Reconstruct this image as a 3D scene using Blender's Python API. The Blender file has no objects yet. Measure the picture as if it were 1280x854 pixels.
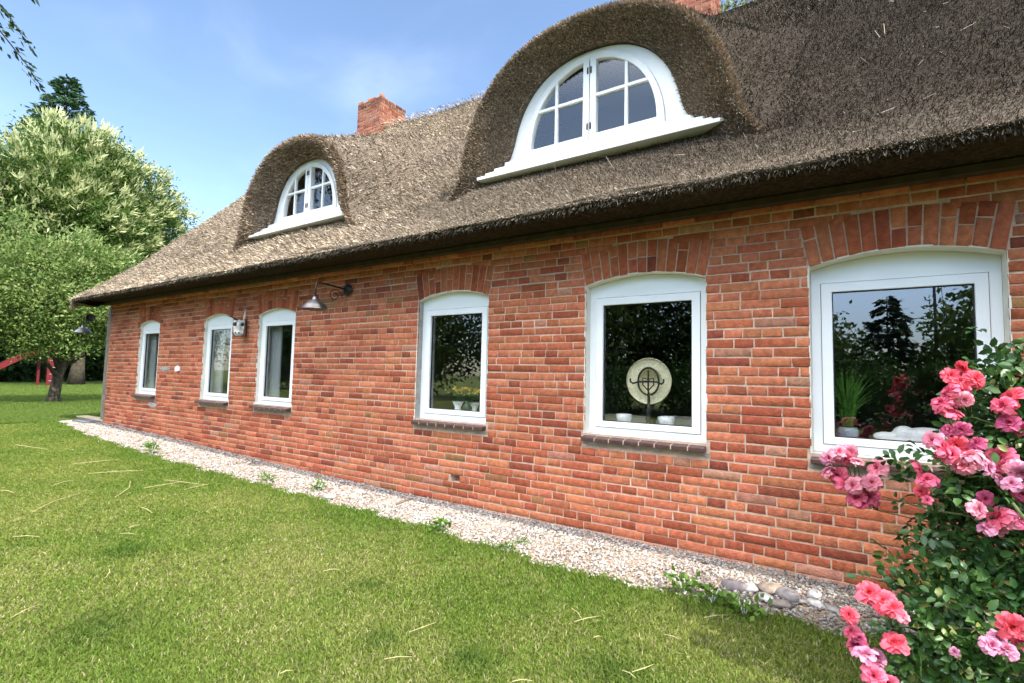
import bpy, bmesh, math, random
import numpy as np
from mathutils import Vector, Matrix
R_ = math.radians
C = bpy.context.scene.collection
sc = bpy.context.scene
rng = np.random.default_rng(7)
random.seed(7)

# ------------------------------------------------------------------ camera, sky, sun, exposure
CAMX = np.array([0.83001689, -0.01916094, -0.55740903])
CAMY = np.array([0.55727777, 0.06909503, 0.82744629])
CAMZ = np.array([0.02265955, -0.99742606, 0.06802801])
RM = np.array([CAMX, CAMY, CAMZ])            # camera (right, down, forward) -> world
CAM = np.array([0.0, -4.281, 1.40])
cam = bpy.data.cameras.new('camera'); co = bpy.data.objects.new('camera', cam); C.objects.link(co)
m = Matrix.Identity(4)
for i in range(3):
    m[i][0] = RM[i, 0]; m[i][1] = -RM[i, 1]; m[i][2] = -RM[i, 2]; m[i][3] = CAM[i]
co.matrix_world = m
cam.sensor_width = 36.0; cam.lens = 18.0; cam.clip_start = 0.05; cam.clip_end = 2000
sc.camera = co

SUN = np.array([0.60, -0.125, 0.79]); SUN /= np.linalg.norm(SUN)
CIRRUS, FILL_CLOUD = .11, 27.0
w = bpy.data.worlds.new('World'); sc.world = w; w.use_nodes = True
nt = w.node_tree; nt.nodes.clear()
sky = nt.nodes.new('ShaderNodeTexSky'); sky.sky_type = 'NISHITA'; sky.sun_disc = False
sky.sun_elevation = math.asin(SUN[2]); sky.sun_rotation = math.atan2(SUN[0], SUN[1])
sky.air_density = 1.0; sky.dust_density = 0.6; sky.ozone_density = 1.6
bg = nt.nodes.new('ShaderNodeBackground'); bg.inputs[1].default_value = 0.12
wo = nt.nodes.new('ShaderNodeOutputWorld')
tc = nt.nodes.new('ShaderNodeTexCoord')
def wn(t, **k):
    n = nt.nodes.new(t)
    for q, v in k.items(): setattr(n, q, v)
    return n
def wrange(src, a, b, c=0.0, d=1.0):
    n = wn('ShaderNodeMapRange', interpolation_type='SMOOTHSTEP'); nt.links.new(src, n.inputs[0])
    for i, v in enumerate((a, b, c, d)): n.inputs[i + 1].default_value = v
    return n.outputs[0]
def wmath(op, a, b):
    n = wn('ShaderNodeMath', operation=op)
    for i, v in enumerate((a, b)):
        if isinstance(v, (int, float)): n.inputs[i].default_value = v
        else: nt.links.new(v, n.inputs[i])
    return n.outputs[0]
def wmix(fac, a, b):
    n = wn('ShaderNodeMix', data_type='RGBA'); nt.links.new(fac, n.inputs[0]); nt.links.new(a, n.inputs[6])
    n.inputs[7].default_value = b; return n.outputs[2]
sep = wn('ShaderNodeSeparateXYZ'); nt.links.new(tc.outputs['Generated'], sep.inputs[0])
# thin cirrus veils over the whole sky
mp = wn('ShaderNodeMapping'); mp.inputs['Scale'].default_value = (1.0, 2.6, 4.2); mp.inputs['Rotation'].default_value = (0.3, 0.5, 0.9)
nz = wn('ShaderNodeTexNoise'); nz.inputs['Scale'].default_value = 1.3; nz.inputs['Detail'].default_value = 8; nz.inputs['Roughness'].default_value = .5; nz.inputs['Distortion'].default_value = .5
nt.links.new(tc.outputs['Generated'], mp.inputs[0]); nt.links.new(mp.outputs[0], nz.inputs['Vector'])
c1 = wmix(wrange(nz.outputs['Fac'], .48, .85, 0, CIRRUS), sky.outputs[0], (9.0, 9.6, 10.4, 1))
# unseen bright cloud bank added on the garden side to fill the shaded wall
n2 = wn('ShaderNodeTexNoise'); n2.inputs['Scale'].default_value = 2.6; n2.inputs['Detail'].default_value = 7; nt.links.new(tc.outputs['Generated'], n2.inputs['Vector'])
fac = wmath('MULTIPLY', wmath('MULTIPLY', wrange(sep.outputs[1], -.05, -.45), wrange(sep.outputs[2], .47, .66)), wrange(n2.outputs['Fac'], .28, .52))
c1 = wmix(wmath('MULTIPLY', wmath('MULTIPLY', wrange(sep.outputs[1], -.05, -.45), wrange(sep.outputs[2], .03, .16)), .30), c1, (10.0, 14.0, 21.0, 1))  # low haze added on the same side to brighten the window reflections
c2 = wmix(fac, c1, (FILL_CLOUD, FILL_CLOUD, FILL_CLOUD * 1.02, 1))
nt.links.new(c2, bg.inputs[0]); nt.links.new(bg.outputs[0], wo.inputs[0])
sl = bpy.data.lights.new('sun', 'SUN'); sl.energy = 3.4; sl.angle = R_(0.5); sl.color = (1.0, 0.95, 0.86)
so = bpy.data.objects.new('sun', sl); C.objects.link(so)
so.rotation_euler = Vector(SUN).to_track_quat('Z', 'Y').to_euler(); so.location = (10, -5, 20)
sc.view_settings.view_transform = 'Standard'; sc.view_settings.look = 'None'
sc.view_settings.exposure = 1.42; sc.view_settings.gamma = 1.0; sc.view_settings.use_curve_mapping = False
sc.cycles.max_bounces = 6; sc.cycles.diffuse_bounces = 4; sc.cycles.glossy_bounces = 4; sc.cycles.transparent_max_bounces = 12
sc.cycles.transmission_bounces = 4

# ------------------------------------------------------------------ helpers
def at(px, py, y=None, x=None, z=None):
    """the point of the place that lies on a given plane (photo pixel grid 1280 x 854)"""
    d = RM @ np.array([px - 640.0, py - 427.0, 640.0])
    t = (y - CAM[1]) / d[1] if y is not None else (x - CAM[0]) / d[0] if x is not None else (z - CAM[2]) / d[2]
    return CAM + t * d
def mat(name, col=(.5, .5, .5), rough=.8, attr=False, noise=None, bump=None, spec=.3, metal=0, trans=0, hue=None):
    """procedural material: base colour or per-vertex 'col', noise variation, bump"""
    M = bpy.data.materials.new(name); M.use_nodes = True
    n = M.node_tree; b = n.nodes['Principled BSDF']; L = n.links.new
    b.inputs['Roughness'].default_value = rough; b.inputs['Metallic'].default_value = metal
    b.inputs['Specular IOR Level'].default_value = spec
    geo = n.nodes.new('ShaderNodeTexCoord')
    if attr:
        a = n.nodes.new('ShaderNodeAttribute'); a.attribute_name = 'col'; out = a.outputs['Color']
    else:
        r = n.nodes.new('ShaderNodeRGB'); r.outputs[0].default_value = (*col, 1); out = r.outputs[0]
    for (scale, lo, hi, det) in (noise or []):
        t = n.nodes.new('ShaderNodeTexNoise'); t.inputs['Scale'].default_value = scale; t.inputs['Detail'].default_value = det
        L(geo.outputs['Object'], t.inputs['Vector'])
        mr = n.nodes.new('ShaderNodeMapRange'); mr.inputs[1].default_value = .3; mr.inputs[2].default_value = .7
        mr.inputs[3].default_value = lo; mr.inputs[4].default_value = hi
        L(t.outputs['Fac'], mr.inputs[0])
        v = n.nodes.new('ShaderNodeVectorMath'); v.operation = 'SCALE'
        L(out, v.inputs[0]); L(mr.outputs[0], v.inputs['Scale']); out = v.outputs[0]
    L(out, b.inputs['Base Color'])
    if bump:
        scale, strength, dist = bump
        t = n.nodes.new('ShaderNodeTexNoise'); t.inputs['Scale'].default_value = scale; t.inputs['Detail'].default_value = 6
        L(geo.outputs['Object'], t.inputs['Vector'])
        bp = n.nodes.new('ShaderNodeBump'); bp.inputs['Strength'].default_value = strength; bp.inputs['Distance'].default_value = dist
        L(t.outputs['Fac'], bp.inputs['Height']); L(bp.outputs[0], b.inputs['Normal'])
    if trans:
        tr = n.nodes.new('ShaderNodeBsdfTranslucent'); L(out, tr.inputs[0])
        ms = n.nodes.new('ShaderNodeMixShader'); ms.inputs[0].default_value = trans
        o = n.nodes['Material Output']
        L(b.outputs[0], ms.inputs[1]); L(tr.outputs[0], ms.inputs[2]); L(ms.outputs[0], o.inputs[0])
    return M
def tag(o, label=None, cat=None, group=None, kind=None):
    if label: o['label'] = label
    if cat: o['category'] = cat
    if group: o['group'] = group
    if kind: o['kind'] = kind
    return o
def empty(name, loc, label=None, cat=None, group=None, rz=0):
    o = bpy.data.objects.new(name, None); C.objects.link(o); o.location = [float(v) for v in loc]; o.rotation_euler = (0, 0, rz)
    o.empty_display_size = .1
    return tag(o, label, cat, group)
def npmesh(name, V, F, mats, parent=None, col=None, mi=None, smooth=False, world=True):
    """V (n,3), F list of (m,k) int arrays or one array; one linked mesh object. Parent is an Empty without rotation."""
    if not isinstance(F, list): F = [F]
    F = [np.asarray(f, dtype=np.int32) for f in F if len(f)]
    V = np.asarray(V, dtype=np.float32)
    me = bpy.data.meshes.new(name)
    me.vertices.add(len(V)); 
    if parent is not None and world:
        V = V - np.array(wloc(parent), dtype=np.float32)
    me.vertices.foreach_set('co', V.ravel())
    nl = sum(f.size for f in F); npoly = sum(len(f) for f in F)
    me.loops.add(nl); me.polygons.add(npoly)
    me.loops.foreach_set('vertex_index', np.concatenate([f.ravel() for f in F]))
    tot = np.concatenate([np.full(len(f), f.shape[1], np.int32) for f in F])
    st = np.concatenate([[0], np.cumsum(tot)[:-1]]).astype(np.int32)
    me.polygons.foreach_set('loop_start', st)
    if mi is not None: me.polygons.foreach_set('material_index', np.asarray(mi, np.int32))
    if smooth: me.polygons.foreach_set('use_smooth', np.ones(npoly, bool))
    for mm in (mats if isinstance(mats, (list, tuple)) else [mats]): me.materials.append(mm)
    if col is not None:
        a = me.color_attributes.new('col', 'FLOAT_COLOR', 'POINT')
        c4 = np.ones((len(V), 4), np.float32); c4[:, :3] = col
        a.data.foreach_set('color', c4.ravel())
    me.update(calc_edges=True); me.validate()
    o = bpy.data.objects.new(name, me); C.objects.link(o)
    if parent is not None: o.parent = parent
    return o
def wloc(o):
    v = np.array(o.location, dtype=float)
    while o.parent: o = o.parent; v = v + np.array(o.location, dtype=float)
    return v
class MB:
    """collects boxes, prisms, tubes, lathes into one mesh"""
    def __init__(s): s.V = []; s.F = []; s.n = 0; s.c = []; s.m = []
    def add(s, V, F, col=(1, 1, 1), mi=0):
        V = [tuple(map(float, v)) for v in V]
        s.V += V; s.F += [tuple(i + s.n for i in f) for f in F]; s.n += len(V); s.c += [col] * len(V); s.m += [mi] * len(F)
        return s
    def box(s, a, b, **k):
        x0, y0, z0 = a; x1, y1, z1 = b
        return s.add([(x0, y0, z0), (x1, y0, z0), (x1, y1, z0), (x0, y1, z0), (x0, y0, z1), (x1, y0, z1), (x1, y1, z1), (x0, y1, z1)],
              [(0, 3, 2, 1), (4, 5, 6, 7), (0, 1, 5, 4), (1, 2, 6, 5), (2, 3, 7, 6), (3, 0, 4, 7)], **k)
    def extr(s, pts, y0, y1, **k):
        """closed outline in x,z (counter-clockwise seen from -y) extruded from y0 (front) to y1"""
        n = len(pts); V = [(p[0], y0, p[1]) for p in pts] + [(p[0], y1, p[1]) for p in pts]
        F = [tuple(range(n)), tuple(range(2 * n - 1, n - 1, -1))] + [(i, i + n, (i + 1) % n + n, (i + 1) % n) for i in range(n)]
        return s.add(V, F, **k)
    def ring(s, outer, inner, y0, y1, closed=True, **k):
        """band between two outlines with equal point counts"""
        n = len(outer)
        V = [(p[0], y0, p[1]) for p in outer] + [(p[0], y0, p[1]) for p in inner] + [(p[0], y1, p[1]) for p in outer] + [(p[0], y1, p[1]) for p in inner]
        F = []
        for i in range(n if closed else n - 1):
            j = (i + 1) % n
            F += [(i, j, n + j, n + i), (2 * n + i, 3 * n + i, 3 * n + j, 2 * n + j), (i, 2 * n + i, 2 * n + j, j), (n + i, n + j, 3 * n + j, 3 * n + i)]
        if not closed:
            F += [(0, n, 3 * n, 2 * n), (n - 1, 3 * n - 1, 4 * n - 1, 2 * n - 1)]
        return s.add(V, F, **k)
    def tube(s, pts, rad, seg=8, cap=True, **k):
        pts = [np.array(p, float) for p in pts]; n = len(pts)
        rad = [rad] * n if np.isscalar(rad) else rad
        V = []; F = []
        u = None
        for i, p in enumerate(pts):
            t = pts[min(i + 1, n - 1)] - pts[max(i - 1, 0)]; t /= (np.linalg.norm(t) + 1e-9)
            if u is None:
                a = np.array([0, 0, 1.]) if abs(t[2]) < .9 else np.array([1., 0, 0]); u = np.cross(t, a)
            u = u - (u @ t) * t; u /= (np.linalg.norm(u) + 1e-9); v = np.cross(t, u)
            for q in range(seg):
                an = 2 * math.pi * q / seg; V.append(p + rad[i] * (math.cos(an) * u + math.sin(an) * v))
        for i in range(n - 1):
            for q in range(seg):
                r = (q + 1) % seg; F.append((i * seg + q, i * seg + r, (i + 1) * seg + r, (i + 1) * seg + q))
        if cap: F += [tuple(range(seg - 1, -1, -1)), tuple((n - 1) * seg + q for q in range(seg))]
        return s.add(V, F, **k)
    def lathe(s, prof, c, axis='z', seg=20, **k):
        V = []; F = []
        for (r, h) in prof:
            for q in range(seg):
                a = 2 * math.pi * q / seg; x, y = r * math.cos(a), r * math.sin(a)
                V.append((c[0] + x, c[1] + y, c[2] + h) if axis == 'z' else (c[0] + x, c[1] + h, c[2] + y) if axis == 'y' else (c[0] + h, c[1] + x, c[2] + y))
        for i in range(len(prof) - 1):
            for q in range(seg):
                r = (q + 1) % seg; F.append((i * seg + q, i * seg + r, (i + 1) * seg + r, (i + 1) * seg + q))
        return s.add(V, F, **k)
    def build(s, name, mats, parent=None, smooth=False, bevel=0, world=True):
        me = bpy.data.meshes.new(name)
        o3 = wloc(parent) if (parent is not None and world) else np.zeros(3)
        me.from_pydata([(v[0] - o3[0], v[1] - o3[1], v[2] - o3[2]) for v in s.V], [], s.F)
        for mm in (mats if isinstance(mats, (list, tuple)) else [mats]): me.materials.append(mm)
        a = me.color_attributes.new('col', 'FLOAT_COLOR', 'POINT')
        c4 = np.ones((len(s.V), 4), np.float32); c4[:, :3] = s.c
        a.data.foreach_set('color', c4.ravel())
        me.polygons.foreach_set('material_index', np.array(s.m, np.int32))
        if smooth: me.polygons.foreach_set('use_smooth', np.ones(len(s.F), bool))
        bm = bmesh.new(); bm.from_mesh(me); bmesh.ops.recalc_face_normals(bm, faces=bm.faces)
        bm.to_mesh(me); bm.free()
        me.update()
        o = bpy.data.objects.new(name, me); C.objects.link(o)
        if parent is not None: o.parent = parent
        if bevel:
            b = o.modifiers.new('bevel', 'BEVEL'); b.width = bevel; b.segments = 2; b.limit_method = 'ANGLE'; b.angle_limit = R_(40)
        return o
def face_out(o):
    if o.data.polygons[0].normal.y > 0: o.data.flip_normals()
    return o
def blob(rad, seed, sub=2, rough=.25, squash=(1, 1, 1)):
    bm = bmesh.new(); bmesh.ops.create_icosphere(bm, subdivisions=sub, radius=1)
    r = np.random.default_rng(seed); V = np.array([v.co[:] for v in bm.verts]); F = [tuple(v.index for v in f.verts) for f in bm.faces]; bm.free()
    k = r.normal(size=(5, 3)); ph = r.uniform(0, 6, 5)
    V = V * (1 + rough * sum(np.sin(2.2 * (V @ k[i]) + ph[i]) for i in range(5))[:, None] / 2.5) * rad * np.array(squash)
    return V, F
def basis(d):
    """two unit vectors perpendicular to each row of d"""
    a = np.where(np.abs(d[:, 2:3]) < .9, np.array([[0, 0, 1.]]), np.array([[1., 0, 0]]))
    u = np.cross(d, a); u /= np.linalg.norm(u, axis=1, keepdims=True); return u, np.cross(d, u)
def unit(v): return v / (np.linalg.norm(v, axis=-1, keepdims=True) + 1e-9)
def leaf_quads(P, D, L, W, r):
    """rhombic leaves: base P, direction D, length L, width W -> V,F"""
    n = len(P); D = unit(D); u, v = basis(D); a = r.uniform(0, 2 * np.pi, n)[:, None]
    s = np.cos(a) * u + np.sin(a) * v
    L = np.broadcast_to(np.asarray(L, float).reshape(-1, 1), (n, 1)); W = np.broadcast_to(np.asarray(W, float).reshape(-1, 1), (n, 1))
    V = np.stack([P, P + D * L * .45 + s * W * .5, P + D * L, P + D * L * .45 - s * W * .5], 1).reshape(-1, 3)
    F = np.arange(4 * n).reshape(n, 4); return V, F
def sstep(t): t = np.clip(t, 0, 1); return t * t * (3 - 2 * t)
def gz(x, y=0.0):
    """height of the ground: level near the camera, rising gently to the left end of the house"""
    return .19 * sstep((-np.asarray(x, float) - 3.0) / 11.0)

# ------------------------------------------------------------------ materials
def leafmat(name, tr=.35, rough=.55): return mat(name, attr=True, rough=rough, spec=.25, trans=tr)
m_leaf = leafmat('leaf_green'); m_bark = mat('bark', (.075, .06, .04), .95, noise=[(6, .6, 1.4, 6)], bump=(14, .9, .03))
m_needle = leafmat('needle_green', .15)
m_white = mat('white_window_paint', (.87, .87, .86), .35, noise=[(3, .97, 1.02, 3)], spec=.5)
m_dwhite = mat('white_dormer_paint', (.82, .82, .80), .4, noise=[(8, .94, 1.02, 4)], spec=.4)
m_gasket = mat('dark_gasket', (.03, .03, .03), .6)
m_plaster = mat('cream_plaster', (.74, .70, .60), .9, noise=[(9, .88, 1.06, 5)], bump=(30, .3, .01))
m_grey = mat('grey_cement', (.36, .35, .32), .95, noise=[(12, .75, 1.2, 5)], bump=(40, .5, .01))
m_brick = mat('brick_face', attr=True, rough=.9, noise=[(22, .70, 1.20, 6), (140, .84, 1.12, 4), (1.1, .86, 1.10, 5)], bump=(60, .7, .010), spec=.15)
m_mortar = mat('pale_mortar', (.60, .42, .31), .95, noise=[(7, .78, 1.12, 5), (60, .82, 1.12, 4), (1.3, .85, 1.1, 4)], bump=(80, .5, .006), spec=.1)
m_thatch = mat('thatch_reed', attr=True, rough=.95, spec=.1, noise=[(1.3, .78, 1.18, 5), (.45, .88, 1.1, 3)])
m_thbase = mat('thatch_base', attr=True, rough=1.0, noise=[(1.2, .8, 1.2, 5), (30, .5, 1.5, 5)], bump=(45, 1, .05), spec=.05)
m_soffit = mat('dark_timber', (.055, .038, .024), .9, noise=[(9, .7, 1.3, 5)])
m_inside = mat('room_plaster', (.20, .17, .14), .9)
m_clink = mat('glazed_clinker', (.085, .040, .034), .35, noise=[(30, .75, 1.3, 5)], spec=.5)
m_iron = mat('black_iron', (.025, .022, .022), .5, metal=.3, spec=.4, noise=[(20, .8, 1.3, 4)])
m_shade = mat('grey_metal_shade', (.16, .15, .15), .38, metal=.85, noise=[(15, .8, 1.2, 4)])
def glass(name, refl):
    M = bpy.data.materials.new(name); M.use_nodes = True; n = M.node_tree; n.nodes.clear()
    t = n.nodes.new('ShaderNodeBsdfTransparent'); t.inputs[0].default_value = (.98, .99, .98, 1)
    g = n.nodes.new('ShaderNodeBsdfGlossy'); g.inputs['Roughness'].default_value = 0.0
    tcn = n.nodes.new('ShaderNodeTexCoord'); tn = n.nodes.new('ShaderNodeTexNoise'); tn.inputs['Scale'].default_value = 1.6; tn.inputs['Detail'].default_value = 1
    bp = n.nodes.new('ShaderNodeBump'); bp.inputs['Strength'].default_value = .04; bp.inputs['Distance'].default_value = .02
    n.links.new(tcn.outputs['Object'], tn.inputs['Vector']); n.links.new(tn.outputs['Fac'], bp.inputs['Height']); n.links.new(bp.outputs[0], g.inputs['Normal'])
    gm = n.nodes.new('ShaderNodeNewGeometry'); dt = n.nodes.new('ShaderNodeVectorMath'); dt.operation = 'DOT_PRODUCT'
    n.links.new(gm.outputs['Normal'], dt.inputs[0]); n.links.new(gm.outputs['Incoming'], dt.inputs[1])
    def mth(op, a, b):
        q = n.nodes.new('ShaderNodeMath'); q.operation = op
        for i, v in enumerate((a, b)):
            if v is None: continue
            if isinstance(v, (int, float)): q.inputs[i].default_value = v
            else: n.links.new(v, q.inputs[i])
        return q.outputs[0]
    f5 = mth('POWER', mth('SUBTRACT', 1.0, mth('ABSOLUTE', dt.outputs['Value'], None)), 5.0)
    fac = mth('ADD', mth('MULTIPLY', f5, 1 - refl), refl)          # Schlick, the same from both sides
    mx = n.nodes.new('ShaderNodeMixShader'); o = n.nodes.new('ShaderNodeOutputMaterial')
    n.links.new(fac, mx.inputs[0]); n.links.new(t.outputs[0], mx.inputs[1]); n.links.new(g.outputs[0], mx.inputs[2]); n.links.new(mx.outputs[0], o.inputs[0])
    return M
m_glass = glass('window_glass', .22); m_dglass = glass('dormer_glass', .11)

# ------------------------------------------------------------------ ground: lawn sheet, gravel bed
def gravel_edge(x):
    xs = np.array([-20, -14.9, -13.9, -11.5, -8.4, -5.8, -4.7, -3.3, -2.2, -1.4, -1.0, -.3, .6, 6]); ys = np.array([-.3, -.35, -.62, -.9, -.95, -.82, -.80, -.78, -.88, -.92, -.82, -.80, -.85, -.85])
    x = np.asarray(x, float)
    return np.interp(x, xs, ys) + .035 * np.sin(7.3 * x) + .025 * np.sin(17.1 * x + 1) + .015 * np.sin(41 * x)
def lawn_col(P):
    x, y = P[:, 0], P[:, 1]
    n = np.sin(1.9 * x + .7 * y) * np.sin(2.3 * y - .6 * x + 1) + .6 * np.sin(4.7 * x + 2) * np.sin(5.9 * y + .5 * x) + .4 * np.sin(11 * x + 3 * y) * np.sin(9 * y)
    return n
gx = np.concatenate([-np.geomspace(900, 20, 26), np.linspace(-19.5, 6, 103), np.geomspace(7, 900, 24)])
gy = np.concatenate([-np.geomspace(900, 9, 24), np.linspace(-8.8, 12, 84), np.geomspace(13, 900, 24)])
XX, YY = np.meshgrid(gx, gy); ZZ = gz(XX)
V = np.stack([XX, YY, ZZ], -1).reshape(-1, 3); nx, ny = len(gx), len(gy)
I = np.arange(nx * ny).reshape(ny, nx)
F = np.stack([I[:-1, :-1], I[:-1, 1:], I[1:, 1:], I[1:, :-1]], -1).reshape(-1, 4)
m_lawn = mat('lawn_soil_green', (.120, .150, .040), .95, noise=[(.35, .75, 1.25, 4), (3, .75, 1.2, 6), (60, .6, 1.35, 5)], bump=(90, .8, .05), spec=.1)
tag(npmesh('lawn', V, F, m_lawn, smooth=True), kind='structure')
xs = np.linspace(-14.9, 5.5, 330); e = gravel_edge(xs)
V = []; 
for t in (0, .35, .7, 1.0):
    V.append(np.stack([xs, .02 * (1 - t) + e * t, gz(xs) + .012 + .018 * (1 - t) + .006 * np.sin(9 * xs + 4 * t) * (t < 1)], -1))
V = np.concatenate(V); n = len(xs)
I = np.arange(4 * n).reshape(4, n); F = np.stack([I[1:, :-1], I[1:, 1:], I[:-1, 1:], I[:-1, :-1]], -1).reshape(-1, 4)
m_gravel = mat('gravel_sand', (.33, .25, .18), .95, noise=[(3, .75, 1.2, 5), (70, .6, 1.4, 5)], bump=(70, 1, .03), spec=.1)
tag(npmesh('gravel_bed', V, F, m_gravel, smooth=True), kind='structure')

# pebbles: one mass nobody could count
def pebbles(n, xa, xb, rlo, rhi, seed):
    r = np.random.default_rng(seed)
    bm = bmesh.new(); bmesh.ops.create_icosphere(bm, subdivisions=1, radius=1)
    bv = np.array([v.co[:] for v in bm.verts]); bf = np.array([[v.index for v in f.verts] for f in bm.faces]); bm.free()
    x = r.uniform(xa, xb, n); t = r.uniform(0, 1, n) ** 1.15; y = -.015 + t * (gravel_edge(x) + .015) * 1.0
    rad = rlo * (rhi / rlo) ** (r.uniform(0, 1, n) ** 1.8)
    sq = np.stack([r.uniform(.8, 1.5, n), r.uniform(.7, 1.2, n), r.uniform(.45, .8, n)], 1)
    a = r.uniform(0, 6.28, n); ca, sa = np.cos(a), np.sin(a)
    v = bv[None] * (1 + .18 * r.normal(size=(n, len(bv), 1))) * sq[:, None] * rad[:, None, None]
    tilt = r.normal(0, .35, (n, 2))
    v[..., 2] += v[..., 0] * tilt[:, :1] + v[..., 1] * tilt[:, 1:]
    vx = v[..., 0] * ca[:, None] - v[..., 1] * sa[:, None]; vy = v[..., 0] * sa[:, None] + v[..., 1] * ca[:, None]
    z = gz(x) + .022 + .012 * (1 - t) + rad * .2
    V = np.stack([vx + x[:, None], vy + y[:, None], v[..., 2] + z[:, None]], -1)
    pal = np.array([[.62, .56, .49], [.52, .42, .36], [.70, .66, .60], [.40, .36, .33], [.24, .22, .21], [.55, .38, .31], [.45, .40, .30], [.76, .73, .68]])
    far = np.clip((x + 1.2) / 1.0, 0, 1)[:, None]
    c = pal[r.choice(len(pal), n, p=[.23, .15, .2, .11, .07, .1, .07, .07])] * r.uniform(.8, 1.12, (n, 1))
    c = c * (.63 - .20 * far)                                      # pebble colour darkens towards the right end
    F = (bf[None] + (np.arange(n) * len(bv))[:, None, None]).reshape(-1, 3)
    return V.reshape(-1, 3), F, np.repeat(c, len(bv), 0)
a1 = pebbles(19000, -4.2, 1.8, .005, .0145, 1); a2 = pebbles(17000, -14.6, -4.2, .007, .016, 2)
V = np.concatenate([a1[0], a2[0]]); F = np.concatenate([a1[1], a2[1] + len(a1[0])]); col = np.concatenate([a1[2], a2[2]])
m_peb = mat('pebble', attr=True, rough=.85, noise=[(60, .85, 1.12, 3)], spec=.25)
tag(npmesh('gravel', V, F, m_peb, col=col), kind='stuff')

# grass blades
def blades(n, seed, dist_pow=1.0):
    r = np.random.default_rng(seed)
    Ps = []
    m = 0
    while m < n:
        k = n
        x = -r.uniform(0, 1, k) ** 1.55 * 15.2 + 1.0; y = r.uniform(-4.3, 1.0, k)
        ok = (y < gravel_edge(x) + .02 + r.exponential(.02, k)) | ((x < -14.6) & (y < 1.0))
        d = np.stack([x, y + 4.281], 1); depth = d @ np.array([-.557, .827]); u = (d @ np.array([.83, .557])) / np.maximum(depth, .01)
        vv = (1.4 + .068 * depth) / np.maximum(depth, .05)
        ok &= (depth > .5) & (u > -1.12) & (u < 1.25) & (vv < .88)
        p = np.stack([x, y], 1)[ok]; Ps.append(p); m += len(p)
    p = np.concatenate(Ps)[:n]; x, y = p[:, 0], p[:, 1]
    dist = np.hypot(x, y + 4.281)
    edge = gravel_edge(x) - y; lush = np.exp(-np.clip(edge, 0, 9) / .28) * (x > -14.5)
    nn = lawn_col(p)
    # deeper tufts
    tuft = np.zeros(n)
    for (tx, ty, tr) in ((-4.6, -2.6, .16), (-3.4, -3.15, .22), (-1.6, -2.2, .12), (-2.1, -2.35, .1), (-2.7, -1.9, .1), (-1.0, -1.9, .15)):
        tuft = np.maximum(tuft, np.exp(-((x - tx) ** 2 + (y - ty) ** 2) / tr ** 2))
    h = r.uniform(.013, .030, n) * (1 + 1.2 * lush * r.uniform(.3, 1, n) + .5 * tuft) * (1 + .02 * dist)
    wd = (.0013 + .00056 * dist) * r.uniform(.7, 1.3, n)
    a = r.uniform(0, 6.28, n); lean = r.uniform(.15, 1.1, n) * (1 - .35 * lush)
    dx, dy = np.cos(a), np.sin(a); b = r.uniform(0, 6.28, n); bx, by = np.cos(b), np.sin(b)
    z0 = gz(x) - .002
    P0 = np.stack([x, y, z0], 1); W = np.stack([bx, by, 0 * bx], 1) * wd[:, None]
    mid = P0 + np.stack([dx * lean * h * .35, dy * lean * h * .35, h * .62], 1)
    tip = P0 + np.stack([dx * lean * h, dy * lean * h, h * (1 - .25 * lean)], 1)
    V = np.stack([P0 - W, P0 + W, mid + W * .8, mid - W * .8, tip], 1).reshape(-1, 3)
    i = np.arange(n)[:, None] * 5
    Fq = i + np.array([[0, 1, 2, 3]]); Ft = i + np.array([[3, 2, 4]])
    g1 = np.array([.125, .205, .026]); g2 = np.array([.250, .285, .058]); st = np.array([.44, .39, .20]); dk = np.array([.035, .095, .012])
    t = np.clip(.5 + .28 * nn + r.normal(0, .25, n) - .55 * lush, 0, 1)[:, None]
    c = g1 * (1 - t) + g2 * t
    near = np.clip(1.15 - np.abs(x + 2.6) / 6, .25, 1)
    dry = r.uniform(0, 1, n) < (.15 + .10 * np.clip(nn, -1, 1)) * near * (1 - .9 * lush) * (1 - tuft)
    c[dry] = st * r.uniform(.6, 1.1, (dry.sum(), 1))
    c = c * (1 - .55 * tuft[:, None]) + dk * .55 * tuft[:, None]
    c = c * r.uniform(.75, 1.2, (n, 1))
    cv = np.repeat(c, 5, 0).reshape(n, 5, 3); cv[:, 4] *= 1.15
    return V, [Fq, Ft], cv.reshape(-1, 3)
V, F, col = blades(560000, 3)
def far_blades(n, seed):
    r = np.random.default_rng(seed); x = -14.3 - 32 * r.uniform(0, 1, n) ** 1.5; u = r.uniform(-1.08, -.72, n)
    y = -4.281 + np.abs(x) * (.557 * u + .827) / np.abs(.83 * u - .557); ok = (y < -.35) | (x < HX0_ - .9); x, y = x[ok], y[ok]; n = len(x)
    dist = np.hypot(x, y + 4.3); wd = .00075 * dist * r.uniform(.6, 1.3, n); h = r.uniform(.03, .06, n) * (1 + .012 * dist)
    a, b = r.uniform(0, 6.28, (2, n)); P0 = np.stack([x, y, gz(x)], 1); W = np.stack([np.cos(b), np.sin(b), 0 * b], 1) * wd[:, None]; l = r.uniform(.1, .9, n)
    tip = P0 + np.stack([np.cos(a) * l * h, np.sin(a) * l * h, h], 1)
    t = r.uniform(0, 1, (n, 1)); c = (np.array([.105, .185, .028]) * (1 - t) + np.array([.19, .25, .05]) * t) * r.uniform(.8, 1.2, (n, 1))
    return np.stack([P0 - W, P0 + W, tip], 1).reshape(-1, 3), np.arange(3 * n).reshape(n, 3), np.repeat(c, 3, 0)
HX0_ = -13.3
V2, F2, c2 = far_blades(150000, 4)
F = F + [F2 + len(V)]; V = np.concatenate([V, V2]); col = np.concatenate([col, c2])
m_grass = leafmat('grass_blade', .48, .6)
tag(npmesh('grass', V, F, m_grass, col=col), kind='stuff')

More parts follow.
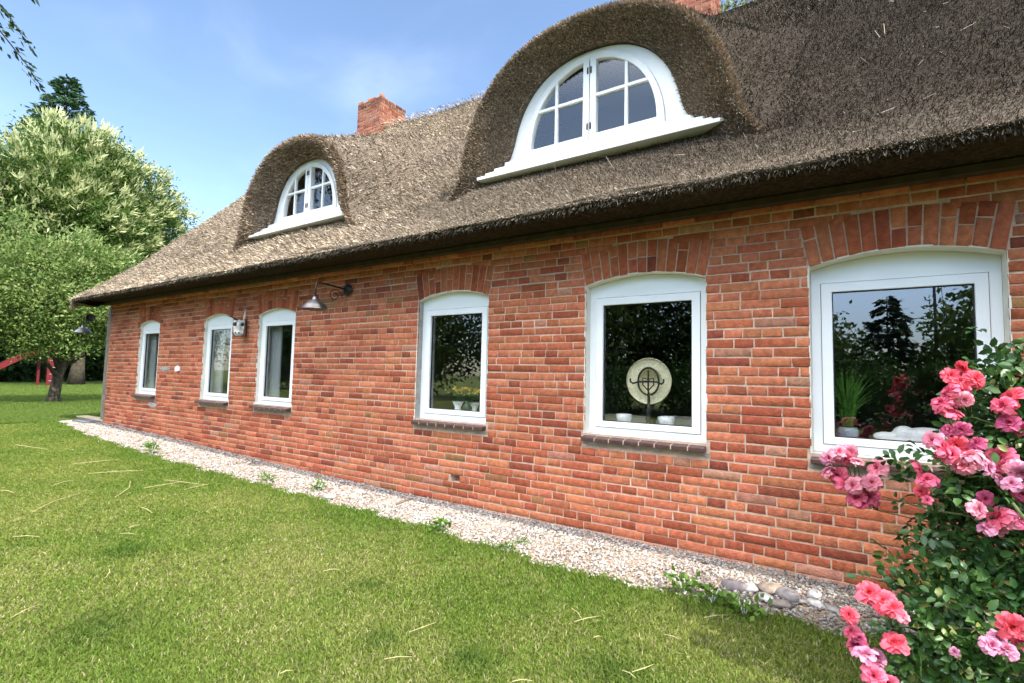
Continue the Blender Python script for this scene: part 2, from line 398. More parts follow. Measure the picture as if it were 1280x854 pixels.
# ------------------------------------------------------------------ the house
HX0, HX1, HD = -13.30, 4.6, 8.4           # left wall end, right end, depth
house = empty('thatched_farmhouse', (-4, 0, 0), 'long low red brick farmhouse under a thatched roof with two eyebrow dormers', 'house')
WIN = [(-11.81, -10.92, .06), (-9.22, -8.30, .06), (-7.55, -6.60, .06), (-4.20, -3.19, .08), (-2.07, -1.003, .10), (-.275, .785, .15)]
ZS, ZT, RISE = .90, 2.245, .080
WTOP = 2.80
def arcz(t): return ZT + RISE * (1 - t * t)          # t in -1..1
# mortar core with real openings and reveals
mb = MB()
def front(poly): mb.add([(p[0], .006, p[1]) for p in poly], [tuple(range(len(poly)))])
hx0, hx1, hz0, hz1 = -3.64, -3.47, .262, .338          # a brick has fallen out here: a real hole
for (xa, xb, za, zb) in ((HX0, hx0, -.3, ZS), (hx1, HX1, -.3, ZS), (hx0, hx1, -.3, hz0), (hx0, hx1, hz1, ZS)): front([(xa, za), (xb, za), (xb, zb), (xa, zb)])
mb.add([(x, y, z_) for y in (.006, .11) for x, z_ in ((hx0, hz0), (hx1, hz0), (hx1, hz1), (hx0, hz1))], [(0, 1, 5, 4), (1, 2, 6, 5), (2, 3, 7, 6), (3, 0, 4, 7), (4, 5, 6, 7)])
xs_ = [HX0] + [v for wn in WIN for v in wn[:2]] + [HX1]
for i in range(0, len(xs_), 2): front([(xs_[i], ZS), (xs_[i + 1], ZS), (xs_[i + 1], WTOP), (xs_[i], WTOP)])
for (a, b, d) in WIN:
    K = 10; ts = np.linspace(-1, 1, K + 1)
    for j in range(K):
        x0 = a + (b - a) * (ts[j] + 1) / 2; x1 = a + (b - a) * (ts[j + 1] + 1) / 2
        front([(x0, arcz(ts[j])), (x1, arcz(ts[j + 1])), (x1, WTOP), (x0, WTOP)])
# gable ends and back wall
for x in (HX0, HX1):
    mb.add([(x, .006, -.3), (x, HD, -.3), (x, HD, 2.9), (x, HD / 2, 7.0), (x, .006, 2.9)], [(0, 1, 2, 3, 4)])
mb.add([(HX0, HD, -.3), (HX1, HD, -.3), (HX1, HD, 2.9), (HX0, HD, 2.9)], [(0, 1, 2, 3)])
core = mb.V, mb.F
# bricks
CP, SP, J = .0737, .281, .0105
def brick_col(r):
    u = r.random()
    if u < .50: c = (.52, .180, .092)
    elif u < .72: c = (.46, .140, .068)
    elif u < .90: c = (.36, .100, .050)
    elif u < .96: c = (.28, .080, .046)
    elif u < .985: c = (.46, .22, .14)
    else: c = (.34, .16, .07)
    k = r.uniform(.84, 1.10); return (c[0] * k, c[1] * k * r.uniform(.86, 1.02), c[2] * k * .92)
BV, BF, BC = [], [], []
def add_brick(q, c, y=0.0, back=.02, j=.0035):
    """q: 4 corners (x,z) counter-clockwise seen from -y"""
    n0 = len(BV); q = [np.array(p) for p in q]; cen = sum(q) / 4
    yj = y + random.uniform(-.003, .0025)
    for p in q: BV.append((p[0], back + y, p[1]))
    for p in q:
        s = p + np.array([random.uniform(-1, 1), random.uniform(-1, 1)]) * j * .95
        BV.append((s[0], yj + .004, s[1]))
    for p in q:
        dlt = cen - p; dlt = dlt / (np.abs(dlt) + 1e-6) * .0045
        s = p + dlt; BV.append((s[0], yj + random.uniform(-.0008, .0008), s[1]))
    for a_, b_ in ((0, 4), (4, 8)):
        for i in range(4):
            k = (i + 1) % 4; BF.append((n0 + a_ + i, n0 + a_ + k, n0 + b_ + k, n0 + b_ + i))
    BF.append((n0 + 8, n0 + 9, n0 + 10, n0 + 11))
    BC.extend([c] * 12)
RING = .30
def blocked(zc):
    """x intervals free of course bricks at height zc"""
    out = []
    for (a, b, d) in WIN:
        wv = b - a; h = CP / 2
        if zc + h > ZS - .075 and zc - h < ZS: out.append((a - .03, b + .03))
        elif zc > ZS and zc + h * .4 < ZT: out.append((a, b))
        elif zc + h * .4 >= ZT:
            s = (zc - ZT) * .20
            ext = ZT + RING + .055
            if zc < ZT + RING - .02: out.append((a - s - .008, b + s + .008))
            elif zc < ext:
                t = math.sqrt(max(0, 1 - (zc - (ZT + RING - .02)) / .075)); mid = (a + b) / 2; out.append((mid - t * wv * .55, mid + t * wv * .55))
    return out
row = 0; z = -.18
while z < WTOP - .02:
    zc = z + CP / 2
    proud = 0.0
    if zc > 2.66: proud = -.022
    if zc > 2.74: proud = -.045
    bl = blocked(zc)
    # free spans
    spans = []; x = HX0
    for (a, b) in bl: spans.append((x, a)); x = b
    spans.append((x, HX1))
    # global joint list
    xx = HX0 - random.uniform(0, .28); joints = []; head = row % 2 == 0
    while xx < HX1 + .3:
        t = head if random.random() > .14 else not head
        joints.append(xx); xx += (SP / 2 if t else SP) + random.uniform(-.006, .006)
    for (a, b) in spans:
        if b - a < .05: continue
        js = [a] + [q for q in joints if a + .055 < q < b - .055] + [b]
        for i in range(len(js) - 1):
            x0 = js[i] + (J / 2 if i else 0); x1 = js[i + 1] - (J / 2 if i < len(js) - 2 else 0)
            if abs(zc - .30) < CP * .45 and x0 < -3.555 < x1: continue          # a missing brick
            if (x0 + x1) / 2 < -2.9 and gz((x0 + x1) / 2) > z + CP + .05: continue
            dz = .006 * math.sin(x0 * .9 + row) * .5
            c = brick_col(random)
            add_brick([(x0, z + J / 2 + dz), (x1, z + J / 2 + dz), (x1, z + CP - J / 2 + dz), (x0, z + CP - J / 2 + dz)], c, proud)
    z += CP; row += 1
# soldier arches
for (a, b, d) in WIN:
    n = int(round((b - a + .06) / .088)); 
    for i in range(n):
        def edge(t, lo):                                   # t 0..1 along the ring
            u = 2 * t - 1; xi = a + (b - a) * t; zi = arcz(u) + .004; dx = .20 * u * RING * 1.0
            zo = ZT + RING + .062 * (1 - u * u)
            return np.array([xi + dx * lo, zi + (zo - zi) * lo])
        g = .0055 / (b - a)
        t0 = i / n + g; t1 = (i + 1) / n - g
        cuts = [(0, 1)] if random.random() < .5 else ([(0, .47), (.51, 1)] if random.random() < .6 else [(0, .64), (.68, 1)])
        for (l0, l1) in cuts:
            c = brick_col(random); c = (c[0] * .95, c[1] * .88, c[2] * .84)
            add_brick([edge(t0, l0), edge(t1, l0), edge(t1, l1), edge(t0, l1)], c, -.002)
cv = np.array(core[0]); nb = len(cv)
V = np.concatenate([cv, np.array(BV)])
faces_by = {}
for f in core[1]: faces_by.setdefault(len(f), []).append(f)
Fl = []; mi = []
for k, fs in faces_by.items(): Fl.append(np.array(fs)); mi += [0] * len(fs)
Fl.append(np.array(BF) + nb); mi += [1] * len(BF)
col = np.concatenate([np.full((nb, 3), .5), np.array(BC)])
wall = npmesh('wall', V, Fl, [m_mortar, m_brick], house, col=col, mi=mi)

# window builder
def copy_child(src, parent, offset=None):
    c = src.copy(); C.objects.link(c); c.parent = parent; return c
def outline(a, b, inset, z0, top, arch, K=12):
    """rect or arched outline, fixed point count, starts lower left, counter-clockwise"""
    pts = [(a + inset, z0), (b - inset, z0)]
    for j in range(K + 1):
        t = 1 - 2 * j / K; x = (a + b) / 2 + t * ((b - a) / 2 - inset)
        pts.append((x, top + (RISE * (1 - t * t) if arch else 0)))
    return pts
for wi, (a, b, d) in enumerate(WIN):
    fr_mb = MB()
    o_out = outline(a + .001, b - .001, 0, ZS + .002, ZT - .001, True)
    o_in = outline(a, b, .062, ZS + .058, 2.145, False)
    fr_mb.ring(o_out, o_in, d, d + .075)
    win = fr_mb.build('window', m_white, house, bevel=.003)
    # reveal of plaster (left and right jamb, head soffit)
    rv = MB()
    y0, y1 = .003, d + .004
    wth = .30
    pts = outline(a, b, 0, ZS, ZT, True); pts = pts[1:] + pts[:1]
    for i in range(len(pts) - 1):
        p, q = pts[i], pts[i + 1]
        grey = (wi == 3 and i >= len(pts) - 2)
        rv.add([(p[0], y0, p[1]), (q[0], y0, q[1]), (q[0], wth, q[1]), (p[0], wth, p[1])], [(0, 1, 2, 3)], mi=1 if grey else 0)
    rv.add([(a, .02, ZS), (b, .02, ZS), (b, wth, ZS), (a, wth, ZS)], [(0, 1, 2, 3)])
    rv.build('reveal', [m_plaster, m_grey], win)
    # ragged plaster edging round the opening
    eg = MB(); r = random.Random(wi)
    if wi in (3, 4, 5):
        for i in range(len(pts) - 1):
            p, q = np.array(pts[i]), np.array(pts[i + 1]); L = np.linalg.norm(q - p); kk = max(1, int(L / .05))
            for s in range(kk):
                w0 = r.uniform(.002, .012); pa = p + (q - p) * s / kk; pb = p + (q - p) * (s + 1) / kk
                cen = np.array([(a + b) / 2, 1.5]); oa = (pa - cen); oa = np.array([np.sign(oa[0]) if i in (0, len(pts) - 2) else 0, 0 if i in (0, len(pts) - 2) else 1.0])
                eg.add([(pa[0], .0, pa[1]), (pb[0], .0, pb[1]), (pb[0] + oa[0] * w0, -.002, pb[1] + oa[1] * w0), (pa[0] + oa[0] * w0, -.002, pa[1] + oa[1] * w0)], [(0, 1, 2, 3)])
        eg.build('plaster_edge', m_plaster, win)
    # sash
    sm = MB()
    s_o = outline(a, b, .066, ZS + .062, 2.141, False); s_i = outline(a, b, .066 + .068, ZS + .062 + .052, 2.075, False)
    sm.ring(s_o, s_i, d - .012, d + .05)
    sash = sm.build('sash', m_white, win, bevel=.004)
    gk = MB(); g_i = outline(a, b, .066 + .0745, ZS + .1205, 2.0685, False); gk.ring(s_i, g_i, d + .012, d + .04); gk.build('gasket', m_gasket, sash)
    g2 = MB(); g2.ring(outline(a, b, .0600, ZS + .056, 2.147, False), s_o, d + .010, d + .06); g2.build('gasket', m_gasket, sash)
    pm = MB(); pm.add([(p[0], d + .022, p[1]) for p in ((a + .12, ZS + .10), (b - .12, ZS + .10), (b - .12, 2.085), (a + .12, 2.085))], [(0, 1, 2, 3)])
    face_out(pm.build('pane', m_glass, win))
    # sill of dark glazed bricks
    sb = MB(); r = random.Random(wi + 50); n = 8 if wi > 2 else 7
    x0s, x1s = a - .012, b + .004
    pr = .055 if wi > 2 else .075
    for i in range(n):
        xa = x0s + (x1s - x0s) * i / n + .004; xb = x0s + (x1s - x0s) * (i + 1) / n - .004; k = r.uniform(-.002, .002)
        sb.add([(xa, -pr, ZS - .065 + k), (xb, -pr, ZS - .065 + k), (xb, -pr, ZS - .028 + k), (xa, -pr, ZS - .028 + k), (xa, d + .004, ZS - .065), (xb, d + .004, ZS - .065), (xb, d + .004, ZS + .001), (xa, d + .004, ZS + .001)],
               [(0, 1, 2, 3), (3, 2, 6, 7), (0, 4, 5, 1), (1, 5, 6, 2), (0, 3, 7, 4)])
    sill = sb.build('sill', m_clink, win, bevel=.006)
    jb = MB(); jb.add([(x0s + .006, -pr + .004, ZS - .062), (x1s - .006, -pr + .004, ZS - .062), (x1s - .006, -pr + .004, ZS - .032), (x0s + .006, -pr + .004, ZS - .032), (x0s + .006, d + .002, ZS - .003), (x1s - .006, d + .002, ZS - .003)],
        [(0, 1, 2, 3), (3, 2, 5, 4)]); jb.build('sill_joint', m_mortar, sill)
    # rough cement bed under the sill
    cb = MB(); nn_ = 14
    for i in range(nn_):
        xa = a - .02 + (b - a + .04) * i / nn_; xb = a - .02 + (b - a + .04) * (i + 1) / nn_; h0 = r.uniform(.012, .04); h1 = r.uniform(.012, .04)
        cb.add([(xa, -.012, ZS - .068), (xb, -.012, ZS - .068), (xb, -.001, ZS - .068 - h1), (xa, -.001, ZS - .068 - h0), (xa, .03, ZS - .07), (xb, .03, ZS - .07)], [(0, 1, 2, 3), (0, 4, 5, 1)])
    cb.build('sill_bed', m_grey, win)
    # inner sill board
    ib = MB(); ib.box((a - .04, d + .08, ZS + .05), (b + .04, .52, ZS + .075)); ib.build('inner_sill', m_white, win)

# rooms behind the windows
im = MB()
im.add([(HX0 + .02, .31, .25), (HX1 - .02, .31, .25), (HX1 - .02, 4.6, .25), (HX0 + .02, 4.6, .25)], [(0, 1, 2, 3)])
im.add([(HX0 + .02, .31, 2.5), (HX1 - .02, .31, 2.5), (HX1 - .02, 4.6, 2.5), (HX0 + .02, 4.6, 2.5)], [(0, 1, 2, 3)])
im.add([(HX0 + .02, 4.6, .25), (HX1 - .02, 4.6, .25), (HX1 - .02, 4.6, 2.5), (HX0 + .02, 4.6, 2.5)], [(0, 1, 2, 3)])
for x in (HX0 + .02, -9.9, -5.5, -2.6, -.62, HX1 - .02): im.add([(x, .31, .25), (x, 4.6, .25), (x, 4.6, 2.5), (x, .31, 2.5)], [(0, 1, 2, 3)])
im.build('interior_walls', m_inside, house)

# ------------------------------------------------------------------ thatched roof
RP = 3.22                                             # roof plane: z = y + RP
RX0, RX1 = -13.62, 5.3
YR = HD / 2; ZR = YR + RP
def sag(x): return .16 * sstep((-np.asarray(x) - 7.0) / 3.0)
def roofz(y, x=0):
    """upper surface: 45 degree slope, flaring to the eave lip"""
    y = np.asarray(y, float)
    s = y + RP
    f = 2.835 + .72 * (y + .60)                         # flared kick
    k = .12; h = np.clip(.5 + .5 * (f - s) / k, 0, 1)
    top = s * (1 - h) + f * h + k * h * (1 - h)
    return top + sag(x) * np.clip((y - 2.4) / 1.8, 0, 1)
# dormers: centre, half width of the reed arch, rise
def bell(u):                                           # u -1..1 -> 0..1, bell with flared feet
    a = np.abs(u); return np.where(a < .9, np.sqrt(np.clip(1 - (a / .93) ** 2.3, 0, 1)) ** .95, 0) 
class Dormer: pass
DOR = []
for (cx, hw, ztop, yw, zs, whw, wrise, k) in ((-2.28, 1.47, 5.09, .56, 3.90, 1.0, 1.03, 0), (-7.15, 1.32, 4.95, .52, 3.86, .92, .92, 1)):
    D = Dormer(); D.ox, D.hw, D.ztop, D.yw, D.zs, D.whw, D.wr = cx, hw, ztop, yw, zs, whw, wrise; D.cx = -2.32 if k == 0 else -7.22; DOR.append(D)
def arch_curve(cx, hw, z0, rise, foot, n=49, p=2.25):
    """points of a bell arch: superellipse with outward flared feet"""
    th = np.linspace(math.pi, 0, n); c, s = np.cos(th), np.sin(th)
    x = np.sign(c) * np.abs(c) ** (2 / p) * hw; z = np.abs(s) ** (2 / p) * rise
    fl = foot * np.exp(-(z / rise) / .10)
    return np.stack([cx + x + np.sign(x) * fl, z0 + z], 1)
# roof sheet
xs = np.linspace(RX0, RX1, 230); ys = np.concatenate([np.linspace(-.60, .4, 12), np.linspace(.5, YR, 44)])
XX, YY = np.meshgrid(xs, ys); ZZ = roofz(YY, XX) + .025 * np.sin(1.7 * XX + 1) * np.sin(2.1 * YY) + .012 * np.sin(5 * XX) * np.sin(6 * YY + 1)
TV = [np.stack([XX, YY, ZZ], -1).reshape(-1, 3)]; nx, ny = len(xs), len(ys); I = np.arange(nx * ny).reshape(ny, nx)
F = np.stack([I[:-1, :-1], I[:-1, 1:], I[1:, 1:], I[1:, :-1]], -1).reshape(-1, 4)
cen = TV[0][F].mean(1)
keep = np.ones(len(F), bool)
for D in DOR:
    ins = ((cen[:, 0] - D.cx) / D.whw) ** 2 + ((cen[:, 2] - D.zs) / D.wr) ** 2 < 1.0
    keep &= ~(ins & (cen[:, 1] > D.yw + .05) & (cen[:, 2] > D.zs - .02))
TF = [F[keep]]; tn = len(TV[0])
# lip: rounded edge, cut underside back to the wall; back slope; verge thickness
xe = xs; n = nx
wob = .012 * np.sin(3.1 * xe) + .01 * np.sin(9.7 * xe + 1)
prof = [(-.60, 2.835), (-.608, 2.825), (-.606, 2.812), (-.59, 2.80), (-.50, 2.79), (-.30, 2.79), (.02, 2.80)]
Lv = np.concatenate([np.stack([xe, np.full(n, py) + (wob if 0 < i < 5 else 0), np.full(n, pz) + (wob * .8 if 0 < i < 5 else 0) + (.0 if i else (roofz(-.6, xe) - 2.835 + .025 * np.sin(1.7 * xe + 1) * np.sin(2.1 * -.6) + .012 * np.sin(5 * xe) * np.sin(6 * -.6 + 1)))], -1) for i, (py, pz) in enumerate(prof)])
I = np.arange(len(prof) * n).reshape(len(prof), n)
TF.append(np.stack([I[:-1, 1:], I[:-1, :-1], I[1:, :-1], I[1:, 1:]], -1).reshape(-1, 4) + tn); TV.append(Lv); tn += len(Lv)
yb = np.linspace(YR, HD + .6, 12); XX, YY = np.meshgrid(xs[::6], yb); ZZ = ZR + sag(XX) * np.clip((HD - YY) / YR, 0, 1) - (YY - YR)
Bv = np.stack([XX, YY, ZZ], -1).reshape(-1, 3); I = np.arange(len(Bv)).reshape(XX.shape)
TF.append(np.stack([I[:-1, :-1], I[:-1, 1:], I[1:, 1:], I[1:, :-1]], -1).reshape(-1, 4) + tn); TV.append(Bv); tn += len(Bv)
for x in (RX0, RX1):                                   # verge faces
    yv = np.concatenate([ys, yb[1:]]); top = np.where(yv <= YR, roofz(yv, x), ZR + sag(x) - (yv - YR)); bot = top - .42 * np.clip((yv + .75) / .5, .1, 1)
    Vv_ = np.concatenate([np.stack([np.full(len(yv), x), yv, top], 1), np.stack([np.full(len(yv), x), yv, bot], 1), np.stack([np.full(len(yv), HX0 if x < 0 else HX1), yv, bot], 1)])
    I = np.arange(len(Vv_)).reshape(3, -1)
    TF.append(np.stack([I[:-1, :-1], I[:-1, 1:], I[1:, 1:], I[1:, :-1]], -1).reshape(-1, 4) + tn); TV.append(Vv_); tn += len(Vv_)
# reed stubs
def stubs(P, N, down, L, W, cbase, spread, r, lift=.35):
    n = len(P); D = unit(down + lift * N + r.normal(0, spread, (n, 3)))
    L = (L * r.uniform(.6, 1.4, n))[:, None]; u, v = basis(D); a = r.uniform(0, 6.28, n)[:, None]; s = (np.cos(a) * u + np.sin(a) * v) * (W * r.uniform(.6, 1.3, n))[:, None] * .5
    P0 = P - N * .012
    V = np.stack([P0 - s, P0 + s, P0 + D * L + s * .6, P0 + D * L - s * .6], 1).reshape(-1, 3)
    return V, np.arange(4 * n).reshape(n, 4), np.repeat(cbase, 4, 0)
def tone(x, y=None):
    """sun and view shading painted into the reed: darker rightward, paler at the eave"""
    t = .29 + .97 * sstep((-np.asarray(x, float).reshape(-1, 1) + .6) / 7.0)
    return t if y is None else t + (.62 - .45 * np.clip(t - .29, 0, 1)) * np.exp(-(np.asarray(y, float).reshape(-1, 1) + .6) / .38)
def reed_cols(n, r, x, light=.5):
    pal = np.array([[.16, .125, .092], [.25, .20, .145], [.36, .30, .225], [.50, .43, .33]])
    p = np.array([.30, .36, .25, .09]); return pal[r.choice(4, n, p=p)] * r.uniform(.75, 1.2, (n, 1))
r = np.random.default_rng(11)
SV, SF, SC = [], [], []; sn = 0
def put(t):
    global sn
    SV.append(t[0]); SF.append(t[1] + sn); SC.append(t[2]); sn += len(t[0])
def roof_pts(n, xa, xb, ya, yb_):
    x = r.uniform(xa, xb, n); y = r.uniform(ya, yb_, n)
    z = roofz(y, x) + .025 * np.sin(1.7 * x + 1) * np.sin(2.1 * y) + .012 * np.sin(5 * x) * np.sin(6 * y + 1)
    P = np.stack([x, y, z], 1); ok = np.ones(n, bool)
    for D in DOR:
        ok &= ~((((x - D.cx) / (D.whw + .1)) ** 2 + ((z - D.zs + .1) / (D.wr + .1)) ** 2 < 1.0) & (z > D.zs - .1))
    return P[ok]
DN = unit(np.array([0, -1, -1.])); NN = unit(np.array([0, -1, 1.]))
for (n, xa, xb, ya, yb_, L, W) in ((135000, -4.2, 2.4, -.6, 2.6, .042, .0052), (26000, -4.2, 2.4, 2.6, YR, .06, .009), (105000, RX0, -4.2, -.6, YR, .058, .009), (5000, 2.4, RX1, -.6, YR, .07, .012)):
    P = roof_pts(n, xa, xb, ya, yb_); k = len(P)
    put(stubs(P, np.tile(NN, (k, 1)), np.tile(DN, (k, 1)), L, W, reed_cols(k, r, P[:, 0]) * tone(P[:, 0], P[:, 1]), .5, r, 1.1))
# long pale straws lying on the slope
P = roof_pts(900, -6, 2.4, -.5, 3.2); k = len(P)
put(stubs(P, np.tile(NN, (k, 1)), np.tile(DN, (k, 1)), .12, .007, np.tile([[.50, .43, .31]], (k, 1)) * r.uniform(.5, 1.1, (k, 1)), .8, r, .3))
# eave lip fringe
k = 45000; x = RX0 + (RX1 - RX0) * (1 - r.uniform(0, 1, k) ** 1.0); x = np.where(r.uniform(0, 1, k) < .45, r.uniform(-4, 2.2, k), x)
t = r.uniform(0, 1, k); P = np.stack([x, -.595 - .01 * np.sin(t * 3.14) + r.uniform(-.01, .03, k) , 2.832 - .018 * t], 1)
nrm = np.tile(unit(np.array([0, -1, -.1])), (k, 1))
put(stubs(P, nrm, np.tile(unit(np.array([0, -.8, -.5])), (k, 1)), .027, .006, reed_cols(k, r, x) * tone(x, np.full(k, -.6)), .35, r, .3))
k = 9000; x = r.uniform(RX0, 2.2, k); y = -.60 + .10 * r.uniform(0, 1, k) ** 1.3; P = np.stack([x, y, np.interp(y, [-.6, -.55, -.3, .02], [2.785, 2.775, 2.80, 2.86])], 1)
put(stubs(P, np.tile([[0, 0, -1.]], (k, 1)), np.tile(unit(np.array([0, -.6, -.6])), (k, 1)), .045, .008, reed_cols(k, r, x) * .35, .35, r, .2))  # underside reeds darkened, the eave shade painted into their colour
# verge fringe, ridge fringe
k = 9000; y = r.uniform(-.6, YR, k); P = np.stack([np.full(k, RX0 + .01), y, roofz(y, RX0) - r.uniform(0, .25, k)], 1)
put(stubs(P, np.tile([[-1., 0, 0]], (k, 1)), np.tile(unit(np.array([-.6, -.6, -.5])), (k, 1)), .07, .012, reed_cols(k, r, y), .35, r, .3))
k = 12000; x = r.uniform(RX0, RX1, k); P = np.stack([x, YR + r.uniform(-.25, .2, k), ZR + sag(x) - .03], 1)
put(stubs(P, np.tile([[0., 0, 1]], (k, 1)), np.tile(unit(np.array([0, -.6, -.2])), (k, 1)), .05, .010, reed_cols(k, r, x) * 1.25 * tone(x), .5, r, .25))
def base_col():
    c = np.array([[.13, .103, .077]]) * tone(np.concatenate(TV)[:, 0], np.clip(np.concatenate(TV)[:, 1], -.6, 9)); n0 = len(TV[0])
    c[n0 + 4 * nx:n0 + 7 * nx] = (.05, .036, .024)       # eave underside painted dark, its shade put into the base colour
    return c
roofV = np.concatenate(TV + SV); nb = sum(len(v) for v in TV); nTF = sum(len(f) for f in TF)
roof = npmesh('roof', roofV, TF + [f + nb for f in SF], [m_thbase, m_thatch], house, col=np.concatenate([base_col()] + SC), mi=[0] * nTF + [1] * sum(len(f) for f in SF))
roof['label'] = 'thick grey brown thatch with a ragged cut eave'

# dormers: reed shell with cut face, white arched boarding, two sashes
for di, D in enumerate(DOR):
    yf = D.yw - .36                                    # the reed edge stands proud of the window
    n = 61
    out = arch_curve(D.ox, D.hw, D.zs - .30, D.ztop - D.zs + .30, .12, n)
    inn = arch_curve(D.cx, D.whw - .03, D.zs - .02, D.wr + .03, .10, n)
    def feet(a, offs):
        l = [(a[0][0] - dx, a[0][1] - dz) for dx, dz in reversed(offs)]; r2 = [(a[-1][0] + dx, a[-1][1] - dz) for dx, dz in offs]
        return np.array(l + [tuple(p) for p in a] + r2)
    out = feet(out, [(.06, .08), (.15, .20), (.32, .5)]); inn = feet(inn, [(.03, .10), (.05, .22), (.06, .42)]); n = len(out)
    mid = out * .55 + inn * .45
    rows = []
    NB = 22
    SL, KB = .40, .30
    yy0 = np.full(n, yf); yb2 = np.linspace(yf, 7.5, 300)
    gap = (out[:, 1][:, None] + SL * (yb2[None] - yf)) - (yb2[None] + RP)
    yend = np.array([yb2[np.argmax(g < -KB - .03)] for g in gap])
    for t in np.linspace(1, 0, NB):                    # from the back (in the roof) to the rim
        y = yf + (yend - yf) * t ** 1.3
        z = out[:, 1] + SL * (y - yf); rz = roofz(y, out[:, 0])
        h = np.clip(.5 + .5 * (z - rz) / KB, 0, 1); zz = rz * (1 - h) + z * h + KB * h * (1 - h) * np.clip((y - yf) / .3, 0, 1)
        xx = D.ox + (out[:, 0] - D.ox) * (1 + .22 * (y - yf))
        rows.append(np.stack([xx, y, zz - .03 * (t > .99)], 1))
    rows.append(np.stack([out[:, 0] * .985 + D.ox * .015, np.full(n, yf - .03), out[:, 1] - .035], 1))
    rows.append(np.stack([mid[:, 0], np.full(n, yf + .08), mid[:, 1]], 1))
    rows.append(np.stack([inn[:, 0], np.full(n, D.yw - .05), inn[:, 1]], 1))
    rows.append(np.stack([inn[:, 0], np.full(n, D.yw + .10), inn[:, 1]], 1))
    n_all = n; V = np.concatenate(rows); I = np.arange(len(V)).reshape(len(rows), n)
    F = np.stack([I[:-1, :-1], I[:-1, 1:], I[1:, 1:], I[1:, :-1]], -1).reshape(-1, 4)
    G = np.stack(rows)                                 # rows,n,3
    def sample(k, ra, rb):
        """random points on the shell between rows ra and rb with normals"""
        i = r.integers(ra, rb, k); j = r.integers(0, n - 1, k); s, t = r.uniform(0, 1, (2, k, 1))
        # area weight
        A = G[i, j]; B = G[i, j + 1]; Cc = G[i + 1, j]; Dd = G[i + 1, j + 1]
        area = np.linalg.norm(np.cross(B - A, Cc - A), axis=1)
        ok = r.uniform(0, 1, k) < area / np.percentile(area, 92)
        P = (A * (1 - s) + B * s) * (1 - t) + (Cc * (1 - s) + Dd * s) * t
        nn = unit(np.cross(Cc - A, B - A)); nn *= np.sign(np.sum(nn * (P - np.array([D.cx, D.yw + 1.2, D.zs])), 1, keepdims=True))
        dn = unit((Cc + Dd) - (A + B))
        return P[ok], nn[ok], dn[ok]
    dV, dF, dC = [], [], []; dn_ = 0
    scale = 1.0 if di == 0 else 1.5
    for (k, ra, rb, L, W, sp, lift, cm) in ((90000 // (1 + di), 0, NB - 1, .05, .0075, .42, .4, 1.0), (50000 // (1 + di), NB - 2, NB + 1, .04, .007, .5, .5, 1.2), (60000 // (1 + di), NB, NB + 2, .03, .0065, .5, .3, 1.25)):
        P, N, dn = sample(k, ra, rb)
        if ra == 0:
            okk = P[:, 2] > roofz(P[:, 1], P[:, 0]) - .03; P, N, dn = P[okk], N[okk], dn[okk]
            dn = unit(dn * .6 + DN * .6)
        else:
            N = unit(N * .3 + np.array([0, -1., 0]))
            dn = unit(np.array([0, -.7, 0]) + .5 * unit(np.stack([P[:, 0] - D.cx, 0 * P[:, 0], P[:, 2] - D.zs], 1)) * (1 if ra == NB - 2 else -.2))
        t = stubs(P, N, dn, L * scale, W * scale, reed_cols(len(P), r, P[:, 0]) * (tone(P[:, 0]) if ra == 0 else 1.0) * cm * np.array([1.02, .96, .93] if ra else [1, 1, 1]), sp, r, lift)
        dV.append(t[0]); dF.append(t[1] + dn_ + len(V)); dC.append(t[2]); dn_ += len(t[0])
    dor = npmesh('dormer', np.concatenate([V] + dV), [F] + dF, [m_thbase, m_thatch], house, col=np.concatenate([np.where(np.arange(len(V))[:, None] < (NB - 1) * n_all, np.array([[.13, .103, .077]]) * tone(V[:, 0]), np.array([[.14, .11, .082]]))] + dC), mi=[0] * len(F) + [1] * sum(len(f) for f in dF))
    # white boarding: bell shaped ring
    yw = D.yw; n = 61; b_out = arch_curve(D.cx, D.whw - .04, D.zs, D.wr, .12, n); gw = D.whw - .27; gz0 = D.zs + .085; gr = D.wr - .20
    b_in = arch_curve(D.cx, gw + .085, D.zs + .0, gr + .155, 0, n, 2.05)
    fm = MB(); fm.ring([tuple(p) for p in b_out], [tuple(p) for p in b_in], yw, yw + .10, closed=False); frame = fm.build('dormer_frame', m_dwhite, dor, bevel=.004)
    # two sashes
    full_o = arch_curve(D.cx, gw + .08, gz0 - .075, gr + .145, 0, n, 2.05); full_i = arch_curve(D.cx, gw, gz0, gr, 0, n, 2.05)
    for side in (-1, 1):
        sm = MB(); h = n // 2
        if side < 0: oo = [tuple(p) for p in full_o[:h + 1]]; ii = [tuple(p) for p in full_i[:h + 1]]
        else: oo = [tuple(p) for p in full_o[h:]]; ii = [tuple(p) for p in full_i[h:]]
        sm.ring(oo, ii, yw - .022, yw + .05, closed=False)
        xm = D.cx + side * .006; xg = D.cx + side * .075
        zt_i = float(np.interp(xg, full_i[:, 0], full_i[:, 1])) if True else 0
        zt_o = float(full_o[h][1])
        sm.box((min(xm, xg), yw - .024, gz0 - .075), (max(xm, xg), yw + .048, gr + gz0 + .03))
        xo = D.cx + side * (gw + .078)
        sm.box((min(xg, xo) , yw - .0235, gz0 - .073), (max(xg, xo), yw + .0475, gz0 + .002))
        # glazing bars
        xb = D.cx + side * (gw * .56); zb = float(np.interp(xb, full_i[:, 0], full_i[:, 1]))
        sm.box((xb - .016, yw - .012, gz0), (xb + .016, yw + .03, zb + .01))
        zc = gz0 + gr * .52; xe_ = D.cx + side * gw * math.sqrt(max(0, 1 - .52 ** 2.05)) ** .97
        sm.box((min(xg, xe_) - .005, yw - .0135, zc - .016), (max(xg, xe_) + .01, yw + .031, zc + .016))
        sash = sm.build('sash', m_dwhite, dor, bevel=.003)
